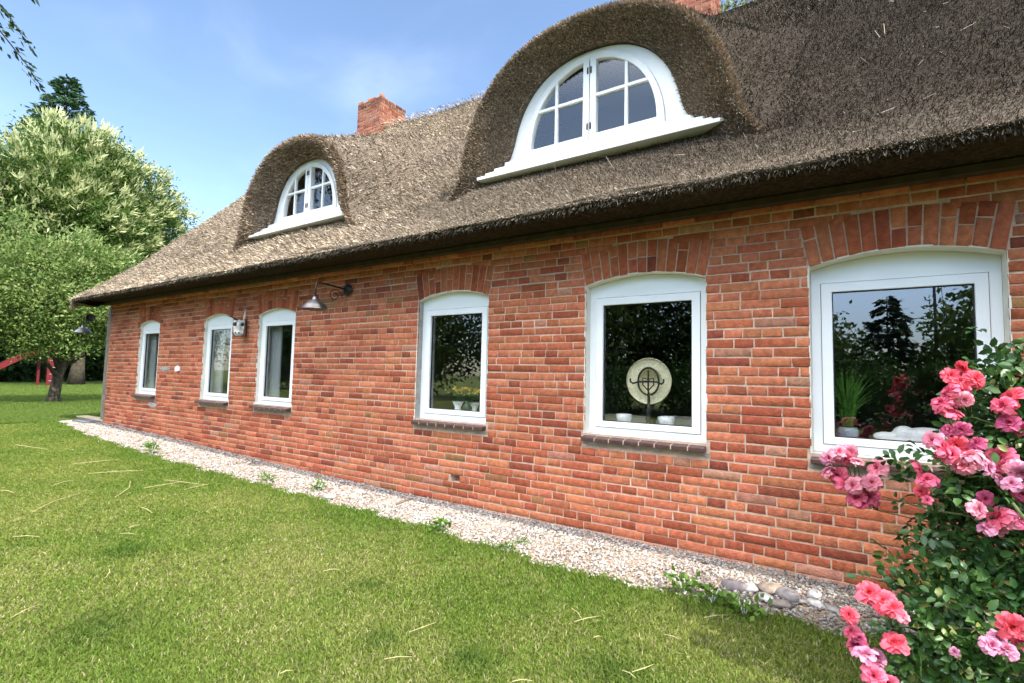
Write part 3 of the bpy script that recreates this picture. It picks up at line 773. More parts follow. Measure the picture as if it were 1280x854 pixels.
        for zh in (gz0 + .06, gz0 + gr * .82): hg = MB(); hg.box((D.cx + side * .012, yw - .034, zh), (D.cx + side * .026, yw - .024, zh + .07)); hg.build('hinge', m_iron, sash)
        pts = [tuple(p) for p in (full_i[:h + 1] if side < 0 else full_i[h:])]
        pts = ([(D.cx, gz0)] + [(p[0], p[1]) for p in pts]) if True else pts
        pm = MB(); pm.add([(p[0], yw + .012, p[1]) for p in pts], [tuple(range(len(pts)))]); face_out(pm.build('pane', m_dglass, sash))
    # sill: three stepped boards
    sm = MB(); xl, xr = ((-3.62, -.88), (-8.45, -5.90))[di]; xc = (xl + xr) / 2; hw = (xr - xl) / 2
    for (f, zz0, zz1, yy) in ((1.0, -.245, -.205, .28), (.945, -.205, -.150, .215), (.89, -.150, -.085, .15), (.82, -.085, -.005, .075)):
        sm.box((xc - hw * f, yw - yy, D.zs + zz0 + .001), (xc + hw * f - .02, yw + .12, D.zs + zz1 - .001))
    sm.build('dormer_sill', m_dwhite, dor, bevel=.006)
    bm_ = MB(); bm_.add([(D.cx - 1.2, yw + 1.1, D.zs - .5), (D.cx + 1.2, yw + 1.1, D.zs - .5), (D.cx + 1.2, yw + 1.1, D.zs + 1.2), (D.cx - 1.2, yw + 1.1, D.zs + 1.2)], [(0, 1, 2, 3)])
    bm_.build('attic_wall', m_inside, dor)

# chimneys
def chimney(x0, x1, y0, y1, z0, z1, seed):
    r_ = random.Random(seed); mbk = MB(); cp = .077
    taper = .05
    mbk.box((x0 + .006, y0 + .006, z0), (x1 - .006, y1 - .006, z1 - .01), mi=0)
    k = 0; z = z0
    while z < z1 - .02:
        out = 0
        for face in range(3):
            a, b = ((x0, x1), (y0, y1), (y0, y1))[face]; p = a - (SP * .5 if k % 2 else 0) * r_.uniform(.9, 1)
            while p < b:
                q = p + SP * .85; s, e_ = max(p, a), min(q - .012, b)
                if e_ - s > .04:
                    c = brick_col(r_); sk = .62 if z > z1 - .18 else 1.0; c = (c[0] * .62 * sk, c[1] * .80 * sk, c[2] * 1.0 * sk); j = r_.uniform(-.004, .003)
                    if face == 0: mbk.box((s, y0 + j, z + .006), (e_, y0 + .03, z + cp - .006), col=c, mi=1)
                    elif face == 1: mbk.box((x1 - .03, s + .0005, z + .006), (x1 - j, e_ - .0005, z + cp - .006), col=c, mi=1)
                    else: mbk.box((x0 + j, s + .0005, z + .006), (x0 + .03, e_ - .0005, z + cp - .006), col=c, mi=1)
                p = q
        z += cp; k += 1
    # crumbled top course
    p = x0
    while p < x1 - .05:
        q = p + r_.uniform(.1, .2)
        if r_.random() < .7: mbk.box((p, y0 + .01, z1), (min(q, x1) - .012, y0 + .13, z1 + r_.uniform(.03, .07)), col=brick_col(r_), mi=1)
        p = q
    return mbk.build('chimney', [m_mortar, m_brick], roof)
chimney(-10.42, -9.56, 3.92, 4.75, 6.9, 8.22, 3)
chimney(-2.86, -1.90, 4.25, 5.0, 6.9, 8.9, 4)

# timber at the wall head, left corner board
tb = MB(); tb.box((HX0 - .2, -.11, 2.735), (HX1, -.004, 2.785)); tb.build('wall_plate', m_soffit, house)
m_oldwood = mat('weathered_board', (.20, .165, .125), .9, noise=[(5, .7, 1.3, 6)], bump=(25, .6, .01))
cbm = MB(); cbm.box((HX0 - .36, .05, .10), (HX0 - .015, .09, 2.72)); cbm.box((HX0 - .05, .0, .10), (HX0 - .004, .05, 2.72)); cbm.build('corner_board', m_oldwood, house, bevel=.004)
# white lump and grey repairs on the brickwork
pm = MB(); r_ = random.Random(3)
def patch(cx, cz, rx, rz, y=-.008, n=12, seed=1):
    q = random.Random(seed); return [(cx + rx * math.cos(-2 * math.pi * i / n) * q.uniform(.65, 1.1), cz + rz * math.sin(2 * math.pi * i / n) * q.uniform(.65, 1.1)) for i in range(n)]
pm.extr([(p[0], p[1]) for p in patch(-10.06, 1.40, .10, .055, seed=4)], -.03, .0); pm.build('plaster_patch', m_white, house)
for i, (cx, cz, rx, rz) in enumerate(((-10.6, 1.40, .28, .04), (-11.0, .72, .24, .05))):
    pm = MB(); pm.extr(patch(cx, cz, rx, rz, seed=8 + i), -.0065, .0); pm.build('cement_patch', m_grey, house)

# ------------------------------------------------------------------ trees
def tree(name, label, cat, base, trunk, lobes, nclump, nleaf, csize, lsize, pal, group=None, seed=1, limbs=9, blossom=None, material=None, droop=.25, shell=.55):
    """trunk: list of (dx,dy,z,r); lobes: ellipsoids (dx,dy,z,rx,ry,rz) relative to base"""
    r = np.random.default_rng(seed); base = np.array(base, float)
    t = empty(name, base, label, cat, group)
    tm = MB(); pts = [base + np.array(p[:3]) for p in trunk]; tm.tube(pts, [p[3] for p in trunk], 10)
    lb = np.array(lobes, float); top = pts[-1]
    for i in range(limbs):
        l = lb[i % len(lb)]; q = base + l[:3] + r.normal(0, .35, 3) * l[3:]
        k = r.uniform(.35, .95); s = np.array(pts[0]) * (1 - k) + np.array(top) * k
        s = np.array([np.interp(k, np.linspace(0, 1, len(pts)), [p[j] for p in pts]) for j in range(3)])
        mid = (s + q) / 2 + r.normal(0, .12, 3) * np.linalg.norm(q - s) - np.array([0, 0, .05]) * np.linalg.norm(q - s)
        rr = trunk[-1][3] * .75
        tm.tube([s, mid, q], [rr, rr * .6, rr * .2], 6)
    tm.build('trunk', m_bark, t, smooth=True)
    vol = lb[:, 3] * lb[:, 4] * lb[:, 5]; vol = vol ** .75; li = r.choice(len(lb), nclump, p=vol / vol.sum())
    d = unit(r.normal(size=(nclump, 3))); rad = (shell + (1.04 - shell) * r.uniform(0, 1, nclump) ** .6)[:, None]
    cc = base + lb[li, :3] + d * rad * lb[li, 3:]
    cc = cc[(cc[:, 2] > .3 + gz(cc[:, 0]))]; nclump = len(cc); d = d[:nclump]
    cs = csize * r.uniform(.55, 1.35, nclump); tint = r.normal(0, 1, nclump)
    P = np.repeat(cc, nleaf, 0) + r.normal(size=(nclump * nleaf, 3)) * np.repeat(cs, nleaf)[:, None] * np.array([1, 1, .62])
    Dd = unit(r.normal(size=P.shape) + np.array([0, 0, -droop]) + .6 * unit(P - np.repeat(cc, nleaf, 0)))
    V, F = leaf_quads(P, Dd, lsize * r.uniform(.7, 1.3, len(P)), lsize * .55 * r.uniform(.8, 1.2, len(P)), r)
    pal = np.array(pal); mixv = np.clip(.5 + .28 * np.repeat(tint, nleaf) + r.normal(0, .22, len(P)), 0, 1)[:, None]
    c = pal[0] * (1 - mixv) + pal[1] * mixv
    col = np.repeat(c, 4, 0)
    if blossom:
        bn, bl, bw, bc = blossom
        outw = unit(cc - (base + lb[:, :3].mean(0))); up = cc[:, 2] > np.percentile(cc[:, 2], 22)
        idx = r.choice(np.where(up)[0], bn // 7)
        bp = np.repeat(cc[idx] + outw[idx] * cs[idx][:, None] * .9, 7, 0) + r.normal(0, .13, (len(idx) * 7, 3))
        bd = unit(np.repeat(outw[idx], 7, 0) * .7 + np.array([.25, .2, .55]) + r.normal(0, .35, (len(bp), 3)))
        Vb, Fb = leaf_quads(bp, bd, bl * r.uniform(.6, 1.2, len(bp)), bw, r)
        F = np.concatenate([F, Fb + len(V)]); V = np.concatenate([V, Vb]); col = np.concatenate([col, np.repeat(np.array(bc) * r.uniform(.75, 1.1, (len(bp), 1)), 4, 0)])
    npmesh('crown', V, F, material or m_leaf, t, col=col)
    return t
def conifer(name, label, base, H, r0, pal, seed, droop=.2, zlo=1.0, nb=90, lsz=.16, group=None, per=60, only=None):
    r = np.random.default_rng(seed); base = np.array(base, float); t = empty(name, base, label, 'conifer', group)
    tm = MB(); tm.tube([base, base + [0, 0, H * .5], base + [0, 0, H]], [H * .017, H * .010, .015], 8)
    Ps, Ds = [], []
    for i in range(nb):
        z = zlo + (H - zlo) * (i + r.uniform(0, 1)) / nb; k = 1 - (z - zlo) / (H - zlo)
        L = r0 * (k ** .8) * r.uniform(.7, 1.15) + .18; a = r.uniform(0, 6.28)
        o = np.array([math.cos(a), math.sin(a), 0]); s = base + [0, 0, z]
        sv = np.linspace(0, 1, 7)
        pts = [s + o * L * u + np.array([0, 0, (.25 * u - (droop + .35) * u * u) * L]) for u in sv]
        tm.tube(pts, [.035 * (1 - .85 * u) * (.4 + L * .25) for u in sv], 4, cap=False)
        kk = int(per * (.25 + L / r0)); u = r.uniform(.12, 1, kk) ** .8
        pp = np.stack([np.interp(u, sv, [p[j] for p in pts]) for j in range(3)], 1)
        side = np.cross(o, [0, 0, 1.]); sg = r.choice([-1, 1], kk)[:, None]
        w_ = (L * .30 * (1 - u) + .07)[:, None] * r.uniform(0, 1, (kk, 1))
        Ps.append(pp + side * sg * w_ + np.array([0, 0, -1]) * w_ * .35 + r.normal(0, .03, (kk, 3)))
        Ds.append(o * .7 + side * sg * .7 + np.array([0, 0, -droop - .15]) + r.normal(0, .25, (kk, 3)))
    tm.build('trunk', m_bark, t, smooth=True)
    P = np.concatenate(Ps); Dd = np.concatenate(Ds)
    V, F = leaf_quads(P, Dd, lsz * r.uniform(.7, 1.4, len(P)), lsz * .42, r)
    pal = np.array(pal); mv = np.clip(r.normal(.45, .3, len(P)), 0, 1)[:, None]
    npmesh('crown', V, F, m_needle, t, col=np.repeat(pal[0] * (1 - mv) + pal[1] * mv, 4, 0))
    return t
G_DARK = [[.016, .040, .010], [.040, .085, .018]]; G_MID = [[.035, .080, .014], [.095, .150, .030]]; G_LIGHT = [[.070, .140, .024], [.215, .285, .075]]
G_CON = [[.014, .040, .020], [.035, .075, .035]]
# sweet chestnut in blossom behind the left end of the house
bx, by, bz = -42.0, 7.6, .19
def rel(px, py, x=bx): p = at(px, py, x=x); return p[0] - bx, p[1] - by, p[2] - bz
lob = []
for (px, py, rr, dx) in ((95, 215, 3.1, 0), (45, 235, 3.0, 1.5), (150, 245, 3.0, .5), (10, 260, 3.2, 0), (185, 285, 2.4, 1), (100, 290, 3.0, 2.5), (75, 180, 1.9, 0), (125, 195, 2.2, -1), (40, 330, 3.0, 1), (150, 330, 2.8, 0), (208, 310, 1.7, 0), (-40, 300, 3.5, 0), (205, 268, 1.0, 0)):
    a, b, c = rel(px, py); lob.append((a + dx, b, c, rr, rr, rr * .8))
tree('chestnut_tree', 'big broad chestnut tree covered in creamy blossom spikes behind the left end of the farmhouse', 'tree', (bx, by, bz),
     [(0, 0, 0, .50), (0, .05, 1.2, .36), (.1, 0, 4, .30), (.1, .2, 8, .24)], lob, 2300, 48, .40, .19, [[.035, .085, .013], [.110, .170, .030]], seed=21, limbs=22,
     blossom=(15000, .55, .095, (.60, .62, .32)))
# small orchard tree in front of it
bx, by, bz = -22.1, 1.42, .19
lob = []
for (px, py, rr, dx) in ((75, 340, 1.3, 0), (30, 345, 1.3, .3), (120, 335, 1.15, 0), (60, 385, 1.4, .8), (110, 385, 1.25, .3), (15, 395, 1.3, 0), (150, 330, .75, -.3), (130, 400, .95, 0), (85, 415, .9, .5), (30, 420, .95, .4), (-30, 370, 1.5, 0), (100, 312, .7, 0), (40, 312, .6, 0)):
    a, b, c = rel(px, py, bx); lob.append((a + dx, b, c, rr, rr, rr * .75))
tree('orchard_tree', 'small leafy orchard tree with a short bare trunk on the lawn beside the house', 'tree', (bx, by, bz),
     [(0, 0, -.05, .26), (.0, .0, .2, .17), (.05, .06, .9, .14), (.0, .25, 1.6, .13), (0, .3, 2.6, .09)], lob + [(float(q[0]) + float(e_[0]) * 1.25, float(q[1]) + float(e_[1]) * 1.25, float(q[2]) + float(e_[2]) * .95, .42, .42, .38) for q in lob for e_ in unit(rng.normal(size=(3, 3)))], 1500, 34, .20, .10, G_LIGHT, seed=22, limbs=16,
     blossom=(2600, .20, .07, (.32, .38, .14)))
p = at(85, 112, x=-54.0); conifer('fir_tree', 'dark fir tree top rising above the blossoming chestnut', (-54, p[1], .19), p[2] + .8, 8.5, [[.02, .06, .025], [.06, .12, .05]], 5, zlo=6, nb=260, lsz=.42, per=90, droop=-.1)
# drooping spruce just outside the left edge, its twigs reach into the picture
conifer('spruce_tree', 'tall spruce whose drooping twigs reach in at the top left corner', (-15.5, -3.78, .19), 15.0, 3.0, [[.018, .045, .018], [.05, .10, .035]], 9, droop=.55, zlo=8.3, nb=120, lsz=.15, per=110)
p = at(12, 178, x=-40.0)
# woodland edge: each tree its own thing
wd = [(-58, -9, 11), (-60, -3.5, 12.5), (-56, 1.5, 10.5), (-62, 6.5, 12), (-57, 11, 9.5), (-63, 16, 12), (-58, 21, 10), (-60, 27, 12), (-66, 33, 12), (-70, -6, 13), (-71, 2, 13), (-72, 9, 12), (-73, 19, 13), (-52, -7, 7), (-53, 4, 6.5)]
for i, (x, y, h) in enumerate(wd):
    tree('woodland_tree', 'dark leafy woodland tree in the shade at the far edge of the lawn', 'tree', (x, y, .19), [(0, 0, -.1, .4), (0, 0, 2, .32), (.2, .1, h * .7, .12)],
         [(0, 0, h * .62, 3.4, 3.4, h * .34), (1.5, 1.2, h * .36, 2.6, 2.6, h * .26), (-1, -1.8, h * .35, 2.6, 2.6, h * .25), (1, -1, 2.2, 2.2, 2.4, 2.0), (.5, 2.2, 1.8, 1.8, 2.2, 1.7), (0, .5, 1.2, 1.6, 3.2, 1.3)], 520, 26, .6, .46, G_DARK, 'woodland trees at the edge of the lawn', 40 + i, limbs=7, shell=.2)
# tree showing over the ridge beside the right chimney
p = at(912, 14, y=13.0)
tree('garden_tree', 'yellow green tree top showing over the ridge beside the right chimney', 'tree', (p[0], 13.0, 0), [(0, 0, -.1, .3), (0, 0, 4, .25), (0, 0, p[2] - 2, .1)], [(0, 0, p[2] - 1.6, 2.0, 2, 2.0), (.8, 1, p[2] - 3.4, 2.2, 2.2, 2)], 260, 30, .3, .16, [[.10, .14, .02], [.26, .27, .05]], seed=60)
# the garden opposite the house: seen in the window panes
for i, (x, y, h, k) in enumerate(((-66, -21, 11, 1), (-57, -19, 10, 0), (-48, -17, 10, 1), (-40, -20, 10, 0), (-33, -17, 9, 1), (-27, -19, 9.5, 1), (-20.5, -17, 8.5, 0), (-15, -19, 10, 0), (-10.0, -17, 9.0, 0), (-5.6, -18, 8.2, 1), (-2.6, -20, 4.6, 0), (4.8, -19, 5.0, 0), (8.5, -18, 7.5, 1), (14, -20, 8, 0), (20, -18, 9, 1))):
    tree('garden_tree', None, 'tree', (x, y, 0), [(0, 0, -.1, .28), (0, 0, 1.5, .22), (.1, .1, h * .65, .1)],
         [(0, 0, h * .66, 2.6, 2.6, h * .32), (1.4, .4, h * .38, 2.2, 2.2, h * .25), (-1.4, .3, h * .36, 2.2, 2.2, h * .25), (.2, .9, h * .2, 2.4, 1.8, h * .17)], 520, 34, .42, .22, G_DARK if k else G_MID, seed=80 + i, limbs=6, shell=.1)['label'] = 'leafy garden tree reflected in the window panes'
conifer('fir_tree', 'small dark fir tree reflected in the rightmost window', (1.0, -19, 0), 4.7, 1.5, G_CON, 15, zlo=.4, nb=90, lsz=.26, per=40)
for o in bpy.data.objects:
    if o.get('label') == 'leafy garden tree reflected in the window panes': o['group'] = 'garden trees opposite the house'
# bushes opposite
for i, (x, y) in enumerate(((-8, -14.5), (-5, -15), (-2, -15.5), (.2, -16), (2.6, -16), (5.2, -15))):
    r = np.random.default_rng(200 + i); t = empty('garden_bush', (x, y, 0), 'dark rounded garden bush reflected in the window panes', 'bush', 'garden bushes opposite the house')
    cc = np.array([x, y, 1.0]) + unit(r.normal(size=(150, 3))) * np.array([1.5, 1.2, 1.15]) * r.uniform(.5, 1, (150, 1))
    P = np.repeat(cc, 24, 0) + r.normal(0, .22, (3600, 3)); P[:, 2] = np.maximum(P[:, 2], .05)
    V, F = leaf_quads(P, r.normal(size=P.shape), .16, .09, r)
    npmesh('foliage', V, F, m_leaf, t, col=np.repeat(np.array([[.03, .07, .014]]) * r.uniform(.6, 1.9, (3600, 1)), 4, 0))
    sm = MB(); [sm.tube([(x, y, -.02), (x + q * .2, y + .1 * q, .5), (x + q * .6, y + .2 * q, 1.2)], [.03, .025, .01], 5) for q in (-1, 0, 1.1)]; sm.build('stems', m_bark, t)
fp = empty('flagpole', (2.35, -18.5, 0), 'slim grey flagpole reflected in the rightmost window', 'flagpole')
q = MB(); q.tube([(2.35, -18.5, 0), (2.35, -18.5, 8.5)], [.055, .035], 10); q.build('pole', m_shade, fp, smooth=True)
q = MB(); q.tube([(2.35, -18.5, 8.4), (2.75, -18.5, 1.0)], .012, 5); q.build('halyard', m_shade, fp)

# ------------------------------------------------------------------ red slide far back on the lawn
m_red = mat('red_paint', (.15, .010, .014), .45, noise=[(4, .8, 1.15, 4)], spec=.4)
X = -40.0
sd = empty('playground_slide', at(62, 478, z=.19) * 0 + np.array([X, at(60, 460, x=X)[1], .19]), 'red playground slide half hidden behind the orchard tree trunk', 'slide')
pA = at(54, 437, x=X); pB = at(28, 444, x=X); pC = at(0, 457, x=X); pD = at(-18, 470, x=X); pE = at(-34, 476, x=X)
q = MB()
pts = [pA, pB, pC, pD, pE]
for i in range(4):
    a, b = pts[i], pts[i + 1]
    for dx in (-.25, .25):
        q.add([(a[0] + dx - .03, a[1], a[2] + .12), (b[0] + dx - .03, b[1], b[2] + .12), (b[0] + dx - .03, b[1], b[2] - .2), (a[0] + dx - .03, a[1], a[2] - .2),
               (a[0] + dx + .03, a[1], a[2] + .12), (b[0] + dx + .03, b[1], b[2] + .12), (b[0] + dx + .03, b[1], b[2] - .2), (a[0] + dx + .03, a[1], a[2] - .2)], [(0, 1, 2, 3), (4, 7, 6, 5), (0, 4, 5, 1), (3, 2, 6, 7)])
    q.add([(a[0] - .25, a[1], a[2] - .1), (b[0] - .25, b[1], b[2] - .1), (b[0] + .25, b[1], b[2] - .1), (a[0] + .25, a[1], a[2] - .1)], [(0, 1, 2, 3)])
q.build('chute', m_red, sd)
for (px, py0, wd_) in ((64, 448, .30), (50, 440, .12), (73, 436, .10)):
    p0 = at(px, py0, x=X + (.2 if px == 64 else -.5)); q = MB()
    q.box((p0[0] - .06, p0[1] - wd_ / 2, .15), (p0[0] + .06, p0[1] + wd_ / 2, p0[2])); q.build('leg', m_red, sd, bevel=.02)
p0 = at(54, 438, x=X - .3); p1 = at(75, 440, x=X - .3)
q = MB(); q.box((X - .7, p0[1], p0[2] - .14), (X + .2, p1[1], p0[2] + .02)); q.build('platform', m_red, sd, bevel=.01)
for k in range(4):
    q = MB(); z = .5 + .4 * k; y = at(64, 460, x=X)[1]; q.box((X + .27, y - .15, z), (X + .30, y + .15, z + .03)); q.build('rung', m_grey, sd)

# ------------------------------------------------------------------ lamps on the house
def barn_lamp(plate, out_dir, L, label):
    plate = np.array(plate, float); od = np.array(out_dir, float)
    t = empty('wall_lamp', plate, label, 'lamp', 'barn lamps on the house')
    q = MB(); ax = 'y' if abs(od[1]) > .5 else 'x'; sgn = od[1] if ax == 'y' else od[0]
    q.lathe([(.001, sgn * .03), (.05, sgn * .028), (.075, sgn * .012), (.08, 0)], plate, axis=ax, seg=20); q.build('mounting_plate', m_iron, t, smooth=True)
    e = plate + od * L
    q = MB(); q.tube([plate, plate + od * L * .4 + [0, 0, .012], e + [0, 0, .03], e + od * .03 + [0, 0, .015], e + od * .04 + [0, 0, -.05], e + od * .04 + [0, 0, -.15]], .011, 8); q.build('arm', m_iron, t, smooth=True)
    q = MB(); pts = []
    for i in range(40):
        u = i / 39; a = u * 2.6 * math.pi; rr = .10 * (1 - u * .75)
        pts.append(plate + od * (.19 - rr * math.cos(a)) + np.array([0, 0, -.10 + rr * math.sin(a) * .9]))
    q.tube(pts, .006, 6); q.tube([plate + od * .02, plate + od * .09 + [0, 0, -.10]], .006, 6); q.build('scroll', m_iron, t, smooth=True)
    c = e + od * .04 + np.array([0, 0, -.15])
    q = MB(); q.lathe([(.001, .0), (.028, 0), (.034, -.03), (.05, -.05), (.095, -.075), (.135, -.115), (.158, -.155), (.164, -.160), (.156, -.156), (.130, -.115), (.09, -.08), (.02, -.055)], c, seg=32); q.build('lamp_shade', m_shade, t, smooth=True)
    q = MB(); q.lathe([(.001, -.145), (.02, -.14), (.03, -.12), (.028, -.09), (.016, -.06)], c, seg=14); q.build('bulb', m_white, t, smooth=True)
    return t
lp = at(437, 363, y=-.0); barn_lamp((lp[0], -.03, lp[2]), (0, -1, 0),   .43, 'black iron barn lamp on a scrolled arm between the third and fourth windows')
gp = at(105, 404, x=-13.66); barn_lamp((HX0 - .003, gp[1], gp[2] + .10), (-1, 0, 0), .34, 'second barn lamp, on the gable end wall, showing past the left corner of the house')

# white animal face plaque between the second and third windows
pc = at(298, 410, y=-.10); t = empty('wall_ornament', (pc[0], 0, pc[2] - .15), 'white animal face with horns on a brown box between the second and third windows', 'ornament')
cx, cz = pc[0], pc[2]
m_box = mat('brown_wood', (.11, .060, .035), .8, noise=[(12, .7, 1.3, 5)])
q = MB(); q.box((cx - .10, -.10, cz - .17), (cx + .12, -.02, cz + .17)); q.build('box', m_box, t, bevel=.012)
q = MB(); q.extr([(cx + x, cz + z) for x, z in ((-.085, -.11), (-.05, -.165), (.05, -.165), (.085, -.11), (.10, .05), (.10, .15), (.03, .135), (0, .155), (-.03, .135), (-.10, .15), (-.10, .05))], -.115, -.101)
V, F = blob(1, 4, 3, .08); q.add(V * [.042, .045, .105] + [cx, -.12, cz + .0], F); V, F = blob(1, 14, 3, .08); q.add(V * [.062, .05, .05] + [cx, -.13, cz - .10], F)
for sx in (-1, 1): V, F = blob(1, 24, 2, .08); q.add(V * [.04, .025, .018] + [cx + sx * .062, -.118, cz + .115], F)
q.build('face', mat('mottled_white', (.66, .64, .60), .7, noise=[(14, .55, 1.25, 4)]), t, bevel=.004)
for sx in (-1, 1):
    q = MB(); V, F = blob(1, 5, 2, .2); q.add(V * [.034, .014, .034] + [cx + sx * .066, -.116, cz + .065], F); q.build('eye', m_iron, t, smooth=True)
    q = MB(); V, F = blob(1, 7, 2, .2); q.add(V * [.018, .012, .014] + [cx + sx * .03, -.174, cz - .105], F); q.build('nostril', m_iron, t, smooth=True)
q = MB(); V, F = blob(1, 6, 2, .1); q.add(V * [.05, .03, .02] + [cx, -.135, cz - .150], F); q.build('mouth', m_grey, t, smooth=True)
q = MB(); q.tube([(cx - .06, -.10, cz + .16), (cx - .13, -.12, cz + .20), (cx - .22, -.12, cz + .225)], [.02, .014, .004], 8); q.build('horn', m_box, t, smooth=True)
q = MB(); q.tube([(cx + .08, -.10, cz + .16), (cx + .09, -.09, cz + .26), (cx + .09, -.08, cz + .36)], [.02, .015, .006], 8); q.build('horn', m_plaster, t, smooth=True)
t.rotation_euler = (0, 0, R_(42)); t.location.y = -.06; t.scale = (.8, .8, .8); t.location.z += .03

# ------------------------------------------------------------------ doorstep bits at the left corner
q = MB(); a = at(80, 528, z=.17); zz = float(gz(a[0]))
pl_ = empty('wooden_plank', (-14.1, .1, zz), 'pale wooden plank lying on the ground at the left corner of the house', 'plank')
q.box((-15.0, .02, zz + .03), (-13.42, .24, zz + .075)); q.build('board', mat('pale_wood', (.48, .38, .24), .8, noise=[(6, .8, 1.15, 5)]), pl_, bevel=.006)
q = MB(); q.box((-14.7, .04, zz + .004), (-14.55, .22, zz + .03)); q.box((-13.8, .04, zz + .004), (-13.65, .22, zz + .03)); q.build('bearer', m_oldwood, pl_)
q = MB(); q.extr([(-14.05, zz + .03), (-13.36, zz + .03), (-13.36, zz + .065), (-14.05, zz + .065)], -.32, -.02)
tag(q.build('stone_slab', mat('slate_slab', (.13, .135, .15), .7, noise=[(8, .7, 1.3, 5)]), bevel=.008), 'flat dark grey slab at the foot of the weathered corner board', 'slab')

# ------------------------------------------------------------------ stones, weeds, loose reed stalks
m_stone = mat('field_stone', attr=True, rough=.85, noise=[(14, .7, 1.25, 6)], bump=(40, .5, .01))
stones = [(920, 735, .075, (.30, .25, .25), 'mauve grey'), (939, 737, .055, (.62, .60, .56), 'pale rounded'), (956, 748, .048, (.66, .64, .60), 'white'), (962, 738, .075, (.42, .33, .25), 'long tan'), (984, 745, .085, (.30, .27, .26), 'flat grey'), (975, 756, .055, (.34, .28, .24), 'brown'),
          (1018, 745, .050, (.60, .58, .56), 'light grey'), (1020, 756, .050, (.55, .53, .50), 'smooth pale'), (1003, 752, .04, (.33, .30, .28), 'small grey'), (1040, 762, .04, (.45, .42, .39), 'speckled'), (412, 622, .06, (.62, .60, .55), 'white'), (504, 628, .06, (.22, .16, .12), 'dark brown')]
tail = ['beside the grass edge near the rose bush', 'in the middle of the row of stones', 'at the front of the row of stones', 'behind the row of stones', 'between the tan and the light grey stones', 'nearest the grass in the row', 'close to the brick wall', 'just below the light grey stone', 'squeezed in the row of stones', 'nearest to the lowest roses', 'at the lawn edge below the fourth window', 'alone on the pale gravel below the fourth window']
for i, (px, py, rad, c, nm) in enumerate(stones):
    p = at(px, py, z=float(gz(at(px, py, z=.03)[0])) + .03); V, F = blob(rad, 30 + i, 2, .22, (1.25, .8, .6)); an = i * 1.3
    if i == 11: V = V * [1.8, .5, .6]
    Rz = np.array([[math.cos(an), -math.sin(an), 0], [math.sin(an), math.cos(an), 0], [0, 0, 1]])
    q = MB(); q.add((V * [1, 1, .75]) @ Rz.T, F, col=tuple(np.array(c) * .62)); o = q.build('stone', m_stone, None, smooth=True); o.location = (p[0], p[1], p[2] + rad * .15)
    tag(o, f'{nm} stone {tail[i]}', 'stone', 'stones on the gravel strip')
weeds = [(550, 664, .12, 'leafy green weed on the gravel between the fourth and fifth windows', 1), (335, 602, .10, 'tall weed tuft at the lawn edge below the third window', 0), (398, 614, .12, 'bright weed tuft by the white stone at the lawn edge', 0), (635, 688, .07, 'tiny thin weed on the gravel', 1), (652, 681, .06, 'thin sprig growing on the gravel nearer the wall', 1),
         (855, 742, .13, 'broad leaved weed at the lawn edge left of the stones', 1), (890, 752, .11, 'dark weed at the shaded lawn edge below the stones', 1), (930, 768, .12, 'weed in the shade between lawn and stones', 1), (190, 566, .16, 'low weed at the far end of the gravel strip', 0)]
for i, (px, py, h, lb_, broad) in enumerate(weeds):
    r = np.random.default_rng(300 + i); p = at(px, py, z=float(gz(at(px, py, z=.02)[0])) + .02)
    t = empty('weed', p, lb_, 'weed'); n = 70
    P = np.array(p) + np.stack([r.normal(0, h * .45, n), r.normal(0, h * .35, n), r.uniform(.01, h * .75, n)], 1)
    D = unit(np.stack([r.normal(0, 1, n), r.normal(0, 1, n), r.uniform(.0, 1.2, n)], 1))
    L = h * (.42 if broad else .8); V, F = leaf_quads(P, D, L * r.uniform(.6, 1.2, n), L * (.55 if broad else .14), r)
    npmesh('leaves', V, F, m_leaf, t, col=np.repeat(np.array([[.10, .19, .025]]) * r.uniform(.5, 1.5, (n, 1)), 4, 0))
    sm = MB(); [sm.tube([np.array(p) - [0, 0, .02], np.array(p) + [.3 * h * k, .15 * h * k * k, h * .7]], .004, 5) for k in (-1, .1, 1)]; sm.build('stem', m_leaf, t)
m_straw = mat('dry_reed', (.44, .37, .19), .8, noise=[(30, .8, 1.15, 4)])
straws = [(40, 640, 102, 616), (0, 613, 18, 616), (143, 622, 163, 601), (66, 607, 92, 600), (180, 610, 228, 602), (205, 600, 256, 606), (16, 671, 50, 671), (14, 772, 50, 755), (176, 634, 190, 641), (132, 722, 136, 711), (718, 777, 750, 770), (714, 760, 728, 775), (790, 840, 818, 830), (778, 838, 795, 848), (480, 824, 515, 821), (512, 790, 545, 778), (404, 714, 425, 712), (150, 667, 170, 668), (830, 793, 850, 799), (742, 797, 752, 796), (20, 556, 60, 562), (90, 580, 150, 574), (110, 592, 180, 588), (230, 612, 262, 605), (160, 660, 175, 656), (350, 842, 366, 838), (640, 852, 665, 851), (880, 772, 910, 769)]
for i, (x0, y0, x1, y1) in enumerate(straws):
    a = at(x0, y0, z=.03 + float(gz(at(x0, y0, z=.03)[0]))); b = at(x1, y1, z=.03 + float(gz(at(x1, y1, z=.03)[0])))
    q = MB(); d = b - a; L = np.linalg.norm(d); md = (a + b) / 2 + np.array([0, 0, .006]) + np.array([-d[1], d[0], 0]) * random.uniform(-.08, .08)
    dist = np.linalg.norm(a - CAM); q.tube([a - md, np.zeros(3), b - md], [.0008 + .0002 * dist, .0011 + .00028 * dist, .0005 + .00014 * dist], 5)
    o = q.build('reed_stalk', m_straw, None); o.location = [float(v) for v in md]
    tag(o, 'dry straw coloured reed stalk lying loose on the lawn', 'reed stalk', 'dry reed stalks scattered on the lawn')

